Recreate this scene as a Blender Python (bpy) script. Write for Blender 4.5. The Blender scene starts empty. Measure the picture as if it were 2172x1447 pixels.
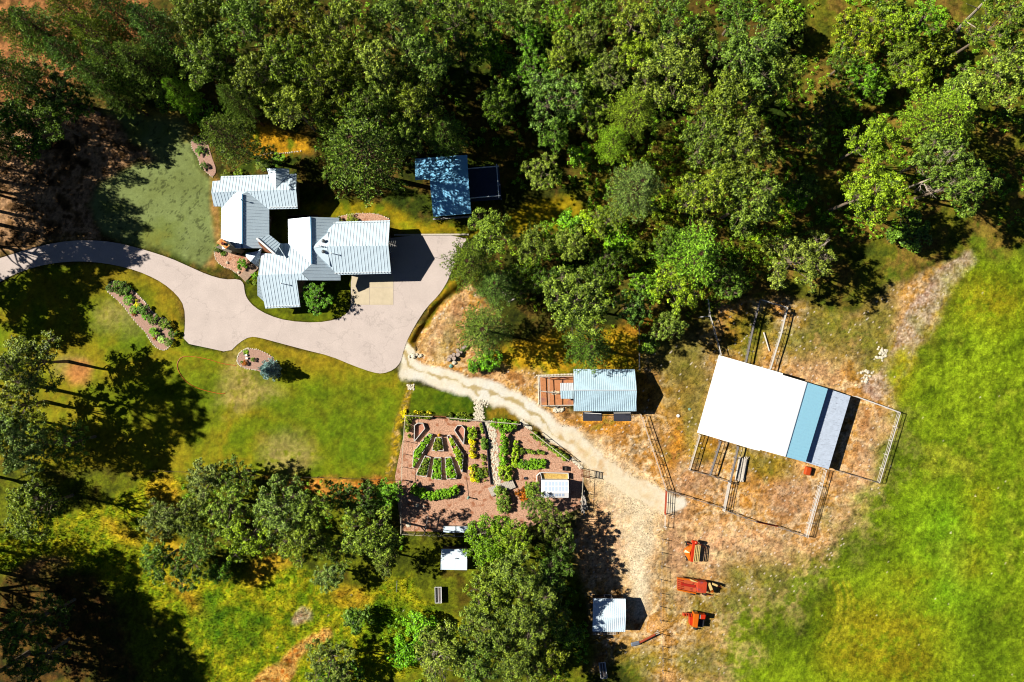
import bpy, math, random
import numpy as np
from mathutils import Vector, Matrix

# ------------------------------------------------------------------ camera, light, exposure
S = 0.085                    # metres per photo pixel on the ground
H = 123.08                   # flying height of the camera
SC = bpy.context.scene
COL = SC.collection
cam_d = bpy.data.cameras.new('camera'); cam = bpy.data.objects.new('camera', cam_d); COL.objects.link(cam)
cam.location = (0, 0, H); cam.rotation_euler = (0, 0, 0)
cam_d.lens = 24; cam_d.sensor_width = 36; cam_d.clip_end = 4000; cam_d.clip_start = 1
SC.camera = cam
EL, AZ = math.radians(36), math.radians(167.6)          # sun stands in the west-north-west
sun_dir = Vector((math.cos(EL) * math.cos(AZ), math.cos(EL) * math.sin(AZ), math.sin(EL)))
sd = bpy.data.lights.new('sun', 'SUN'); sd.energy = 5.0; sd.angle = math.radians(0.5); sd.color = (1, .93, .82)
so = bpy.data.objects.new('sun', sd); COL.objects.link(so)
so.rotation_euler = (-sun_dir).to_track_quat('-Z', 'Y').to_euler(); so.location = (-80, 20, 100)
W = bpy.data.worlds.new('World'); SC.world = W; W.use_nodes = True
nt = W.node_tree; sky = nt.nodes.new('ShaderNodeTexSky'); sky.sky_type = 'NISHITA'; sky.sun_disc = False
sky.sun_elevation = EL; sky.sun_rotation = math.radians(90) - AZ
sky.air_density = 0.3; sky.dust_density = 0.2; sky.ozone_density = 2.0; sky.altitude = 1500
nt.links.new(sky.outputs[0], nt.nodes['Background'].inputs[0]); nt.nodes['Background'].inputs[1].default_value = 0.05
SC.view_settings.view_transform = 'Standard'; SC.view_settings.look = 'None'
SC.view_settings.exposure = 0.9; SC.view_settings.gamma = 1
SC.cycles.filter_width = 1.1; SC.cycles.max_bounces = 5; SC.cycles.diffuse_bounces = 1; SC.cycles.transparent_max_bounces = 4
LUM = 1.75                   # sunlit level ground: pixel value / albedo

# ------------------------------------------------------------------ helpers
rnd = random.Random(7)
def at(px, py, z=0.0):
    k = S * (H - z) / H
    return Vector(((px - 1086) * k, (723.5 - py) * k, z))
def lin(c): c /= 255.0; return c / 12.92 if c <= .04045 else ((c + .055) / 1.055) ** 2.4
def A(r, g, b, k=1.0): return tuple(min(.85, lin(v) / LUM * k) for v in (r, g, b))
def Z(u, v, w):             # zoomed crop -> photo pixel: w = (x0, y0, scale)
    return (w[0] + u / w[2], w[1] + v / w[2])
ZH = (400, 300, 3.103); ZG = (850, 860, 7.233); ZK = (1000, 850, 6.892); ZB = (1380, 600, 2.495)
ZC = (1120, 760, 7.757); ZP = (1380, 860, 4.8225); ZI = (1130, 980, 12.06); ZS = (480, 720, 12.06)
ZL = (210, 580, 8.04); ZE = (440, 480, 10.34); ZW = (860, 310, 8.514); ZM = (1410, 1130, 14.467)
ZN = (1410, 1210, 10.72); ZT = (1240, 1250, 7.617); ZR = (840, 580, 6.577); ZQ = (1480, 620, 4.936)

MATS = {}
def mat(name, color, rough=.8, metal=0.0, var=.25, scale=3.0, spec=.3, bump=0.0, stripes=None, tint=None):
    if name in MATS: return MATS[name]
    m = bpy.data.materials.new(name); m.use_nodes = True; n = m.node_tree; L = n.links
    b = n.nodes['Principled BSDF']; b.inputs['Roughness'].default_value = rough; b.inputs['Metallic'].default_value = metal
    b.inputs['Specular IOR Level'].default_value = spec
    tc = n.nodes.new('ShaderNodeNewGeometry')
    no = n.nodes.new('ShaderNodeTexNoise'); no.inputs['Scale'].default_value = scale; no.inputs['Detail'].default_value = 6
    no.inputs['Roughness'].default_value = .65
    L.new(tc.outputs['Position'], no.inputs['Vector'])
    mr = n.nodes.new('ShaderNodeMapRange'); mr.inputs[1].default_value = .25; mr.inputs[2].default_value = .75
    mr.inputs[3].default_value = 1 - var; mr.inputs[4].default_value = 1 + var
    L.new(no.outputs['Fac'], mr.inputs[0])
    mx = n.nodes.new('ShaderNodeMix'); mx.data_type = 'RGBA'; mx.blend_type = 'MULTIPLY'; mx.inputs[0].default_value = 1
    mx.inputs[6].default_value = (*color, 1); L.new(mr.outputs[0], mx.inputs[7])
    out = mx.outputs[2]
    if tint:                 # second colour in patches (rust, lichen, wear)
        n2 = n.nodes.new('ShaderNodeTexNoise'); n2.inputs['Scale'].default_value = tint[1]; n2.inputs['Detail'].default_value = 8
        L.new(tc.outputs['Position'], n2.inputs['Vector'])
        r2 = n.nodes.new('ShaderNodeMapRange'); r2.inputs[1].default_value = tint[2]; r2.inputs[2].default_value = tint[2] + .12
        L.new(n2.outputs['Fac'], r2.inputs[0])
        m2 = n.nodes.new('ShaderNodeMix'); m2.data_type = 'RGBA'; L.new(r2.outputs[0], m2.inputs[0])
        L.new(out, m2.inputs[6]); m2.inputs[7].default_value = (*tint[0], 1); out = m2.outputs[2]
    L.new(out, b.inputs['Base Color'])
    if bump:
        bp = n.nodes.new('ShaderNodeBump'); bp.inputs['Strength'].default_value = bump; bp.inputs['Distance'].default_value = .05
        L.new(no.outputs['Fac'], bp.inputs['Height']); L.new(bp.outputs[0], b.inputs['Normal'])
    MATS[name] = m; return m

def leafmat(name, c1, c2, trans=.25, scale=.9):
    """foliage: colour varies by clump and by leaf, times the object's own colour"""
    if name in MATS: return MATS[name]
    m = bpy.data.materials.new(name); m.use_nodes = True; n = m.node_tree; L = n.links
    b = n.nodes['Principled BSDF']; b.inputs['Roughness'].default_value = .5; b.inputs['Specular IOR Level'].default_value = .25
    g = n.nodes.new('ShaderNodeNewGeometry'); oi = n.nodes.new('ShaderNodeObjectInfo')
    no = n.nodes.new('ShaderNodeTexNoise'); no.inputs['Scale'].default_value = scale; no.inputs['Detail'].default_value = 3
    L.new(g.outputs['Position'], no.inputs['Vector'])
    ad = n.nodes.new('ShaderNodeMath'); ad.operation = 'MULTIPLY_ADD'; ad.inputs[1].default_value = .55
    L.new(g.outputs['Random Per Island'], ad.inputs[0]); L.new(no.outputs['Fac'], ad.inputs[2])
    mr = n.nodes.new('ShaderNodeMapRange'); mr.inputs[1].default_value = .5; mr.inputs[2].default_value = 1.08
    L.new(ad.outputs[0], mr.inputs[0])
    mx = n.nodes.new('ShaderNodeMix'); mx.data_type = 'RGBA'; L.new(mr.outputs[0], mx.inputs[0])
    mx.inputs[6].default_value = (*c1, 1); mx.inputs[7].default_value = (*c2, 1)
    mu = n.nodes.new('ShaderNodeMix'); mu.data_type = 'RGBA'; mu.blend_type = 'MULTIPLY'; mu.inputs[0].default_value = 1
    L.new(mx.outputs[2], mu.inputs[6]); L.new(oi.outputs['Color'], mu.inputs[7])
    L.new(mu.outputs[2], b.inputs['Base Color'])
    tr = n.nodes.new('ShaderNodeBsdfTranslucent'); L.new(mu.outputs[2], tr.inputs[0])
    ms = n.nodes.new('ShaderNodeMixShader'); ms.inputs[0].default_value = trans
    L.new(b.outputs[0], ms.inputs[1]); L.new(tr.outputs[0], ms.inputs[2])
    L.new(ms.outputs[0], n.nodes['Material Output'].inputs[0])
    MATS[name] = m; return m

def tag(o, label=None, cat=None, group=None, kind=None):
    if label: o['label'] = label
    if cat: o['category'] = cat
    if group: o['group'] = group
    if kind: o['kind'] = kind
    return o

def empty(name, loc, label, cat, group=None):
    o = bpy.data.objects.new(name, None); COL.objects.link(o); o.location = loc; o.empty_display_size = .3
    return tag(o, label, cat, group)

class MB:
    def __init__(s): s.v = []; s.f = []
    def add(s, vs, fs):
        k = len(s.v); s.v += [Vector(p) for p in vs]; s.f += [tuple(i + k for i in f) for f in fs]; return s
    def box(s, c, d, rz=0.0, rot=None):
        M = rot if rot else Matrix.Rotation(rz, 3, 'Z')
        vs = [Vector(c) + M @ Vector((x * d[0] / 2, y * d[1] / 2, z * d[2] / 2)) for x in (-1, 1) for y in (-1, 1) for z in (-1, 1)]
        return s.add(vs, [(0, 1, 3, 2), (4, 6, 7, 5), (0, 4, 5, 1), (2, 3, 7, 6), (0, 2, 6, 4), (1, 5, 7, 3)])
    def beam(s, a, b, w, h):
        a = Vector(a); b = Vector(b); d = b - a
        if d.length < 1e-5: return s
        x = d.normalized(); y = Vector((-x.y, x.x, 0))
        y = y.normalized() if y.length > 1e-4 else Vector((0, 1, 0)); z = x.cross(y)
        return s.box((a + b) / 2, (d.length, w, h), rot=Matrix((x, y, z)).transposed())
    def tube(s, a, b, r0, r1=None, n=6, caps=True):
        a = Vector(a); b = Vector(b); r1 = r0 if r1 is None else r1; d = (b - a)
        if d.length < 1e-5: return s
        q = d.to_track_quat('Z', 'Y').to_matrix(); k = len(s.v)
        vs = [c + q @ Vector((r * math.cos(6.2832 * i / n), r * math.sin(6.2832 * i / n), 0)) for c, r in ((a, r0), (b, r1)) for i in range(n)]
        fs = [(i, (i + 1) % n, n + (i + 1) % n, n + i) for i in range(n)]
        if caps: fs += [tuple(range(n - 1, -1, -1)), tuple(range(n, 2 * n))]
        return s.add(vs, fs)
    def prism(s, poly, z0, z1):
        n = len(poly); vs = [(p[0], p[1], z0) for p in poly] + [(p[0], p[1], z1) for p in poly]
        return s.add(vs, [(i, (i + 1) % n, n + (i + 1) % n, n + i) for i in range(n)] + [tuple(range(n - 1, -1, -1)), tuple(range(n, 2 * n))])
    def slab(s, pts, t):      # polygon thickened downwards
        n = len(pts); vs = [Vector(p) for p in pts] + [Vector(p) - Vector((0, 0, t)) for p in pts]
        return s.add(vs, [tuple(range(n)), tuple(range(2 * n - 1, n - 1, -1))] + [(i, n + i, n + (i + 1) % n, (i + 1) % n) for i in range(n)])
    def lathe(s, c, prof, n=12):
        k = [(c[0] + r * math.cos(6.2832 * i / n), c[1] + r * math.sin(6.2832 * i / n), c[2] + z) for r, z in prof for i in range(n)]
        fs = [(j * n + i, j * n + (i + 1) % n, (j + 1) * n + (i + 1) % n, (j + 1) * n + i) for j in range(len(prof) - 1) for i in range(n)]
        fs += [tuple(range(n - 1, -1, -1)), tuple(range((len(prof) - 1) * n, len(prof) * n))]
        return s.add(k, fs)
    def rock(s, c, r, seed=0, flat=.6):
        g = random.Random(seed); st = len(s.v); n = 7; prof = [(.55, -.1), (1, .25), (.85, .7), (.35, 1)]
        vs = [(c[0] + r * a * g.uniform(.75, 1.2) * math.cos(6.28 * i / n), c[1] + r * a * g.uniform(.75, 1.2) * math.sin(6.28 * i / n), c[2] + r * flat * b * g.uniform(.85, 1.15)) for a, b in prof for i in range(n)]
        fs = [(j * n + i, j * n + (i + 1) % n, (j + 1) * n + (i + 1) % n, (j + 1) * n + i) for j in range(3) for i in range(n)]
        return s.add(vs, fs + [tuple(range(3 * n, 4 * n))])
    def build(s, name, m, parent=None, label=None, bevel=0.0, smooth=False):
        root = parent
        while root is not None and root.parent: root = root.parent
        if root is not None: org = Vector(root.location)
        else:
            xs = [v.x for v in s.v]; ys = [v.y for v in s.v]; org = Vector(((min(xs) + max(xs)) / 2, (min(ys) + max(ys)) / 2, min(v.z for v in s.v)))
        me = bpy.data.meshes.new(name); me.from_pydata([v - org for v in s.v], [], s.f); me.materials.append(m); me.update()
        import bmesh
        if len(s.f) < 4000:
            bm = bmesh.new(); bm.from_mesh(me); bmesh.ops.recalc_face_normals(bm, faces=bm.faces); bm.to_mesh(me); bm.free()
        if smooth: me.shade_smooth()
        o = bpy.data.objects.new(name, me); COL.objects.link(o)
        if parent is not None: o.parent = parent
        else: o.location = org
        if bevel:
            bv = o.modifiers.new('bevel', 'BEVEL'); bv.width = bevel; bv.segments = 2; bv.limit_method = 'ANGLE'
        if label: o['label'] = label
        return o

# ------------------------------------------------------------------ numpy noise
def _h(ix, iy, seed):
    h = (ix.astype(np.int64) * 374761393 + iy.astype(np.int64) * 668265263 + seed * 974634777) & 0xffffffff
    h = ((h ^ (h >> 13)) * 1274126177) & 0xffffffff
    return ((h ^ (h >> 16)) & 0xffff) / 65535.0
def vn(x, y, s, seed=0):
    x = x / s; y = y / s; ix = np.floor(x); iy = np.floor(y); fx = x - ix; fy = y - iy
    fx = fx * fx * (3 - 2 * fx); fy = fy * fy * (3 - 2 * fy)
    return (_h(ix, iy, seed) * (1 - fx) + _h(ix + 1, iy, seed) * fx) * (1 - fy) + (_h(ix, iy + 1, seed) * (1 - fx) + _h(ix + 1, iy + 1, seed) * fx) * fy
def fbm(x, y, s, o=4, seed=0, g=.5):
    t = 0; a = 1; w = 0
    for i in range(o): t = t + a * vn(x, y, s / 2 ** i, seed + i * 17); w += a; a *= g
    return t / w
def sdist(x, y, P):          # signed distance to a polygon (negative inside), metres
    d = np.full(x.shape, 1e9); ins = np.zeros(x.shape, bool); n = len(P)
    for i in range(n):
        ax, ay = P[i]; bx, by = P[(i + 1) % n]; ex, ey = bx - ax, by - ay
        t = np.clip(((x - ax) * ex + (y - ay) * ey) / (ex * ex + ey * ey + 1e-9), 0, 1)
        d = np.minimum(d, (x - ax - t * ex) ** 2 + (y - ay - t * ey) ** 2)
        c = ((ay > y) != (by > y)) & (x < ex * (y - ay) / (ey if abs(ey) > 1e-9 else 1e-9) + ax); ins ^= c
    d = np.sqrt(d); return np.where(ins, -d, d)
def sline(x, y, P):
    d = np.full(x.shape, 1e9)
    for i in range(len(P) - 1):
        ax, ay = P[i]; bx, by = P[i + 1]; ex, ey = bx - ax, by - ay
        t = np.clip(((x - ax) * ex + (y - ay) * ey) / (ex * ex + ey * ey + 1e-9), 0, 1)
        d = np.minimum(d, (x - ax - t * ex) ** 2 + (y - ay - t * ey) ** 2)
    return np.sqrt(d)
def wp(pts): return [((p[0] - 1086) * S, (723.5 - p[1]) * S) for p in pts]
def smooth(e0, e1, v): t = np.clip((v - e0) / (e1 - e0), 0, 1); return t * t * (3 - 2 * t)
def chaikin(P, it=2, closed=True):
    for _ in range(it):
        Q = []; n = len(P)
        for i in range(n if closed else n - 1):
            a = P[i]; b = P[(i + 1) % n]
            Q += [(a[0] * .75 + b[0] * .25, a[1] * .75 + b[1] * .25), (a[0] * .25 + b[0] * .75, a[1] * .25 + b[1] * .75)]
        P = Q if closed else [P[0]] + Q + [P[-1]]
    return P

# ------------------------------------------------------------------ the ground
DRIVE = [(-80,572),(0,548),(60,528),(120,514),(180,509),(240,513),(300,528),(360,547),(400,565),(440,583),(475,593),(507,592),(517,601),(519,620),(524,634),(540,652),(570,669),(610,681),(670,685),(715,678),(738,664),(745,647),(744,584),(760,560),(800,520),(835,500),(994,499),(978,530),(955,583),(946,603),(930,627),(905,652),(880,690),(862,725),(855,747),(850,768),(836,784),(812,793),(790,790),(750,776),(700,755),(650,743),(590,727),(550,716),(530,714),(508,726),(486,748),(440,738),(388,727),(393,690),(391,650),(375,625),(345,600),(310,582),(270,568),(220,558),(170,554),(120,557),(70,567),(30,582),(0,598),(-80,640)]
GARDEN = [(868,884),(1000,889),(1105,900),(1140,925),(1200,970),(1236,996),(1236,1075),(1180,1100),(1100,1125),(985,1128),(850,1127),(838,1010),(848,960),(862,900)]
SAGE = [(205,232),(290,238),(380,236),(412,290),(408,320),(420,352),(446,378),(450,440),(462,500),(466,540),(440,568),(400,556),(340,532),(260,512),(205,480),(185,440),(215,385),(280,358),(330,338),(280,290)]
TRACK = [(852,745),(862,775),(885,788),(960,805),(1020,828),(1080,852),(1140,884),(1200,925),(1260,975),(1320,1018),(1380,1050),(1425,1068)]
MEADOW = [(2070,545),(2200,540),(2420,500),(2420,1650),(1520,1650),(1570,1447),(1600,1390),(1590,1330),(1650,1290),(1665,1330),(1720,1290),(1700,1240),(1765,1240),(1800,1170),(1850,1095),(1900,990),(1912,900),(1895,815),(1950,735),(2010,640)]
YARD = [(1365,740),(1500,700),(1530,640),(1700,640),(1800,680),(1900,600),(2040,550),(2070,560),(2010,640),(1950,735),(1895,815),(1912,900),(1900,990),(1850,1080),(1800,1150),(1750,1220),(1690,1262),(1600,1280),(1560,1330),(1540,1447),(1390,1447),(1330,1400),(1260,1420),(1270,1345),(1240,1250),(1215,1160),(1240,1080),(1252,1000),(1205,970),(1130,905),(1060,870),(1005,840),(880,800),(860,760),(880,700),(930,640),(1000,600),(1060,690),(1030,770),(1150,790),(1210,870),(1365,870)]
LAWN = [(200,556),(270,566),(340,596),(375,625),(393,690),(388,728),(486,750),(530,712),(600,728),(700,757),(812,795),(850,775),(866,815),(845,900),(818,1010),(700,1008),(560,1006),(330,1000),(230,1000),(-60,980),(-60,640),(0,600),(100,562)]
OLDLAWN = [(1020,760),(1090,725),(1200,700),(1355,700),(1365,790),(1215,785),(1210,800),(1145,800),(1143,850),(1080,835),(1000,800)]
HL = [(640,440),(720,420),(800,430),(900,470),(1000,480),(1210,400),(1240,450),(1200,500),(995,498),(830,498),(825,465),(700,462),(640,480)]
LL = [(-20,1130),(120,1090),(220,1080),(300,1010),(420,1005),(330,1100),(380,1220),(500,1230),(640,1200),(720,1260),(860,1220),(930,1300),(1000,1330),(900,1420),(800,1447),(700,1480),(450,1480),(400,1360),(250,1240),(120,1210),(0,1200)]

xs = np.concatenate([[-900,-500,-300,-200,-150,-125], np.arange(-112, 112.01, .23), [125,150,200,300,500,900]])
ys = np.concatenate([[-900,-500,-300,-200,-130,-90], np.arange(-78, 78.01, .23), [90,130,200,300,500,900]])
X, Y = np.meshgrid(xs, ys); NX, NY = len(xs), len(ys)
wx = X + 1.6 * (fbm(X, Y, 4, 4, 3) - .5) * 2; wy = Y + 1.6 * (fbm(X, Y, 4, 4, 9) - .5) * 2
CLR = np.zeros(X.shape + (3,)); REG = np.zeros(X.shape, int); ROUGH = np.full(X.shape, .10)
def mixcol(cols, scale, seed, sharp=2.2, sl=(slice(None), slice(None))):
    """several colours of one ground cover, mixed by noise"""
    n = fbm(X[sl], Y[sl], scale, 5, seed, .6); n = np.clip((n - .5) * sharp + .5, 0, .999) * (len(cols) - 1)
    i = n.astype(int); f = (n - i)[..., None]; C = np.array(cols)
    return C[i] * (1 - f) + C[i + 1] * f
def paint(poly, soft, cols, scale, seed, reg=None, rough=None, amt=1.0, warp=1.0):
    P = wp(poly); g = soft + 1.7 * warp + .3
    i0, i1 = np.searchsorted(xs, (min(p[0] for p in P) - g, max(p[0] for p in P) + g))
    j0, j1 = np.searchsorted(ys, (min(p[1] for p in P) - g, max(p[1] for p in P) + g))
    sl = (slice(j0, j1), slice(i0, i1)); XX, YY = X[sl], Y[sl]
    x = XX + (wx[sl] - XX) * warp; y = YY + (wy[sl] - YY) * warp
    m = smooth(soft, -soft, sdist(x, y, P)) * amt
    c = mixcol(cols, scale, seed, sl=sl); CLR[sl] = CLR[sl] * (1 - m[..., None]) + c * m[..., None]
    if reg is not None: REG[sl][m > .5] = reg
    if rough is not None: ROUGH[sl] = ROUGH[sl] * (1 - m) + rough * m
def blob(px, py, rx, ry, cols, seed, soft=1.2, amt=.8, scale=1.2, ang=0.0):
    c, s = math.cos(ang), math.sin(ang)
    P = [(px + rx * math.cos(t) * c - ry * math.sin(t) * s, py + rx * math.cos(t) * s + ry * math.sin(t) * c) for t in np.linspace(0, 6.283, 16)[:-1]]
    paint(P, soft, cols, scale, seed, amt=amt)
CLR[:] = mixcol([A(50,60,14), A(75,80,20), A(110,88,35), A(75,90,18), A(50,70,14)], 6, 1)
# dry needle floor under the north-west pines
paint([(-60,-60),(330,-60),(300,90),(150,180),(80,240),(-60,260)], 3, [A(140,90,40), A(205,140,85), A(100,75,30)], 2.5, 5)
paint([(-60,240),(120,230),(215,235),(290,290),(335,335),(215,385),(185,440),(205,480),(245,512),(120,512),(0,545),(-60,560)], 1.5, [A(70,50,25), A(140,105,65), A(215,170,125), A(105,75,40)], 1.6, 6)
paint([(1700,-40),(2200,-40),(2200,560),(2050,560),(1880,600),(1700,640),(1500,690),(1380,660),(1300,560),(1230,470),(1230,330),(1400,300),(1700,260)], 3, [A(75,88,20), A(120,122,28), A(145,115,50), A(90,112,22)], 4, 8)
# rough grass in the south-west
paint([(-80,1000),(330,1000),(560,1010),(860,1020),(850,1130),(1000,1140),(1250,1180),(1260,1500),(-80,1500)], 2, [A(75,85,14), A(120,130,20), A(95,85,20)], 3, 11)
paint(LL, 1.5, [A(105,135,12), A(152,168,18), A(198,190,30), A(120,155,15), A(172,182,24)], 2.2, 12, reg=4, rough=.15)
for b in [(350,1150,60,12,.7),(400,1260,70,14,.7),(570,1200,60,22,-.5),(350,1040,40,34,0),(260,1130,50,12,.5),(740,1270,50,20,0)]:
    blob(b[0], b[1], b[2], b[3], [A(205,165,25), A(235,190,50), A(190,130,30)], 21, ang=b[4], amt=.75)
for b in [(500,1330,70,60,0),(820,1320,70,50,0),(450,1300,30,50,0)]: blob(b[0], b[1], b[2], b[3], [A(60,110,12), A(95,140,15), A(120,150,20)], 22, amt=.7)
paint([(690,1335),(700,1350),(640,1400),(590,1460),(510,1460),(580,1410),(640,1370)], .6, [A(230,140,50), A(250,200,110), A(200,110,35)], .9, 23, amt=.95)
blob(643,1308,18,16,[A(240,225,190), A(215,160,110)],24, amt=.95, soft=.6, scale=.5)
blob(90,1205,50,14,[A(225,170,120), A(180,120,70)],25, amt=.8, ang=-.3)
paint([(0,1210),(200,1210),(260,1300),(300,1460),(-60,1460)], 2, [A(50,40,20), A(120,75,38), A(70,50,25), A(55,55,20)], 1.6, 27, amt=.8)  # brown corner, darkened to put the tree shade into the ground colour
# lawns
paint(LAWN, .8, [A(118,134,14), A(146,150,24), A(160,146,26), A(132,144,18), A(112,134,14)], 9, 13, reg=2, rough=.04)
for b in [(330,600,90,25,.35),(370,640,16,60,0),(210,600,50,30,0),(150,760,40,20,.5),(660,760,120,14,.3)]: blob(b[0], b[1], b[2], b[3], [A(175,135,28), A(155,125,30), A(185,150,40)], 31, soft=3, ang=b[4], amt=.6)
for b in [(260,680,60,30,.2),(500,810,35,70,.3),(610,960,60,40,0),(150,780,26,16,0),(560,830,40,25,0)]: blob(b[0], b[1], b[2], b[3], [A(180,160,90), A(215,185,120), A(150,150,40)], 32, soft=2, amt=.6, ang=b[4])
blob(163,790,22,22,[A(235,160,90), A(200,130,70)],33, amt=.9)
for b in [(700,880,140,70),(760,970,70,40),(280,700,60,30),(430,790,50,30),(420,900,40,60)]: blob(b[0], b[1], b[2], b[3], [A(85,125,14), A(110,140,18), A(75,105,10)], 34, soft=4, amt=.7)
paint(HL, 1.0, [A(120,135,15), A(175,150,20), A(150,150,20)], 3, 14, reg=2, rough=.05)
paint([(510,275),(560,262),(640,290),(650,320),(600,330),(530,325)], .8, [A(200,150,20), A(225,165,35), A(120,130,15)], 2, 15, rough=.05)
paint(OLDLAWN, 1.2, [A(205,160,20), A(235,190,40), A(150,150,18), A(215,165,35)], 2.5, 16, reg=2, rough=.08)
paint([(495,565),(520,600),(523,634),(545,655),(600,680),(680,684),(735,668),(745,640),(745,560),(640,440),(450,380),(440,570)], .4, [A(90,110,12), A(120,130,15), A(90,100,15)], 2, 17, reg=2, rough=.03, warp=0)
paint(SAGE, .9, [A(134,148,84), A(144,160,96), A(130,146,74), A(142,146,62)], 8, 18, reg=2, rough=.02, warp=.6)
paint([(446,375),(462,380),(472,540),(455,570),(435,565),(458,520),(446,440)], .7, [A(185,125,65), A(200,150,90), A(150,110,40)], 1, 19, amt=.8, warp=.3)
paint([(270,235),(415,232),(420,300),(400,300),(380,255),(300,250)], 1.5, [A(165,125,30), A(185,150,40)], 2, 20, amt=.7)
# the bare yard round the barn and the coop
paint(YARD, 1.2, [A(185,130,70), A(235,190,135), A(205,150,60), A(250,215,165), A(190,130,40), A(235,180,115)], 3.2, 41, reg=3, rough=.06)
for b in [(1560,700,40,50,.2),(1560,820,30,60,.3),(1430,940,30,60,.4),(1640,1010,18,60,.3),(1390,700,60,30,0),(1760,780,60,20,.25),(1370,830,30,40,0),(1450,820,20,60,.2),(1250,900,70,20,0),(1300,900,50,14,0),(1490,960,26,30,.2),(1600,1010,16,60,.2)]:
    blob(b[0], b[1], b[2], b[3], [A(215,140,30), A(235,165,50), A(180,110,30), A(170,140,35)], 42, soft=2, ang=b[4], amt=.85)
for b in [(1480,880,18,90,.2),(1600,690,50,30,.3),(1760,680,60,20,.3),(1870,760,30,40,.3),(1440,760,40,46,0),(1600,700,30,50,.3),(1730,770,50,18,.3),(1850,690,30,60,.5),(1500,960,20,12,0),(1640,1000,50,10,.3),(1420,1230,10,90,0),(1560,1210,24,30,0),(1620,970,60,20,.25),(1560,740,40,20,.3),(1420,740,50,34,0),(1770,700,60,40,.3),(1690,720,50,30,0),(1850,750,14,60,.5),(1850,600,60,30,-.6),(1600,760,24,24,0),(1560,1290,50,20,.5),(1480,1300,30,40,0),(1640,1210,40,50,.5),(1475,1400,50,40,0),(1350,1400,60,40,0),(1460,1220,20,20,0),(950,720,14,40,.6)]:
    blob(b[0], b[1], b[2], b[3], [A(110,125,25), A(150,145,40), A(85,110,15), A(130,135,45)], 43, soft=2.5, ang=b[4], amt=.75)
for b in [(1290,1120,60,120,0),(1790,1130,60,30,-.9),(1840,980,30,110,.35),(1590,1150,120,25,.25),(1500,1180,60,40,0),(1440,1180,20,100,0),(940,700,16,60,.6),(1740,790,50,30,0)]:
    blob(b[0], b[1], b[2], b[3], [A(250,220,165), A(235,185,140), A(215,165,125)], 44, soft=3, ang=b[4], amt=.7)
for b in [(1680,1060,60,50,.2),(1460,1010,40,24,.3),(1430,1130,12,100,0),(1480,1040,60,10,.3)]: blob(b[0], b[1], b[2], b[3], [A(195,150,120), A(170,130,95), A(215,170,140)], 45, soft=2.5, ang=b[4], amt=.6, scale=.8)
paint([(1365,740),(1420,735),(1480,760),(1500,830),(1470,900),(1420,900),(1385,860),(1400,800)], 3, [A(140,130,40), A(165,140,50), A(120,125,35)], 2, 141, amt=.55)
paint([(1690,660),(1830,680),(1900,620),(1900,700),(1850,780),(1760,760),(1680,740)], 3, [A(135,135,45), A(160,145,60), A(115,125,35), A(190,155,90)], 2.5, 142, amt=.7)
paint([(1430,700),(1520,690),(1525,750),(1510,800),(1480,900),(1440,850),(1400,780),(1370,760)], 3, [A(125,120,50), A(150,135,70), A(110,110,40)], 3, 47, amt=.7)
paint([(880,700),(905,655),(950,600),(975,585),(995,590),(960,620),(905,690),(880,740),(858,760),(862,725)], .6, [A(110,115,15), A(165,130,25), A(90,105,12)], 2, 46, reg=2, amt=1)
paint([(872,818),(1004,838),(1001,879),(870,876)], .3, [A(90,115,10), A(110,130,15), A(70,100,8)], 2.5, 48, reg=2, rough=.03, warp=.2, amt=1)
paint([(1030,850),(1110,880),(1104,896),(1036,890)], .4, [A(120,115,20), A(160,130,35), A(90,100,15)], 2, 49, reg=2, warp=.3)
paint([(866,815),(880,818),(862,876),(840,960),(836,1010),(818,1010),(830,930)], .4, [A(150,140,35), A(230,190,40), A(120,110,30), A(240,200,120)], .7, 50, warp=.4, rough=.12)
paint([(560,1008),(700,1012),(860,1018),(850,1050),(700,1060),(580,1030)], .8, [A(190,110,35), A(235,160,70), A(130,120,25)], 1.2, 51, amt=.9)
# trail
dt = sline(wx, wy, chaikin(wp(TRACK), 2, False)); n1 = fbm(X, Y, 1.1, 5, 77, .6)
m = smooth(2.45, 1.5, dt + (n1 - .5) * .7); c = mixcol([A(254,238,200), A(255,248,228), A(255,254,245)], 2.4, 60, 1.4)
CLR[:] = CLR * (1 - m[..., None]) + c * m[..., None]; REG[m > .5] = 5; ROUGH[:] = ROUGH * (1 - m) + .02 * m
m = smooth(.45, .1, dt + (n1 - .5) * 1.2) * .75 * (X < 18); CLR[:] = CLR * (1 - m[..., None]) + np.array(A(190,160,70)) * m[..., None]
wide = [(1190,905),(1300,960),(1400,1050),(1420,1075),(1395,1120),(1385,1200),(1375,1290),(1340,1300),(1330,1180),(1300,1080),(1240,1000)]
paint(wide, 2.5, [A(242,205,150), A(252,228,182), A(255,240,208), A(235,195,140)], 2.0, 61, amt=.85)
dt = sline(wx, wy, wp([(1310,1010),(1355,1080),(1365,1180),(1362,1300)])); m = smooth(2.0, .4, dt + (n1 - .5) * 1.6) * .9
CLR[:] = CLR * (1 - m[..., None]) + np.array(A(255,240,205)) * m[..., None]
NET = [(2050,560),(2010,590),(1960,650),(1925,720),(1895,790),(1850,830)]
dt = sline(wx, wy, wp(NET)); m = smooth(2.4, 1.6, dt + (n1 - .5) * 1.2) * .9; c = mixcol([A(160,120,100), A(205,170,145), A(235,210,190), A(170,125,85)], .6, 62, 2.5)
CLR[:] = CLR * (1 - m[..., None]) + c * m[..., None]; REG[m > .6] = 6
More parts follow.
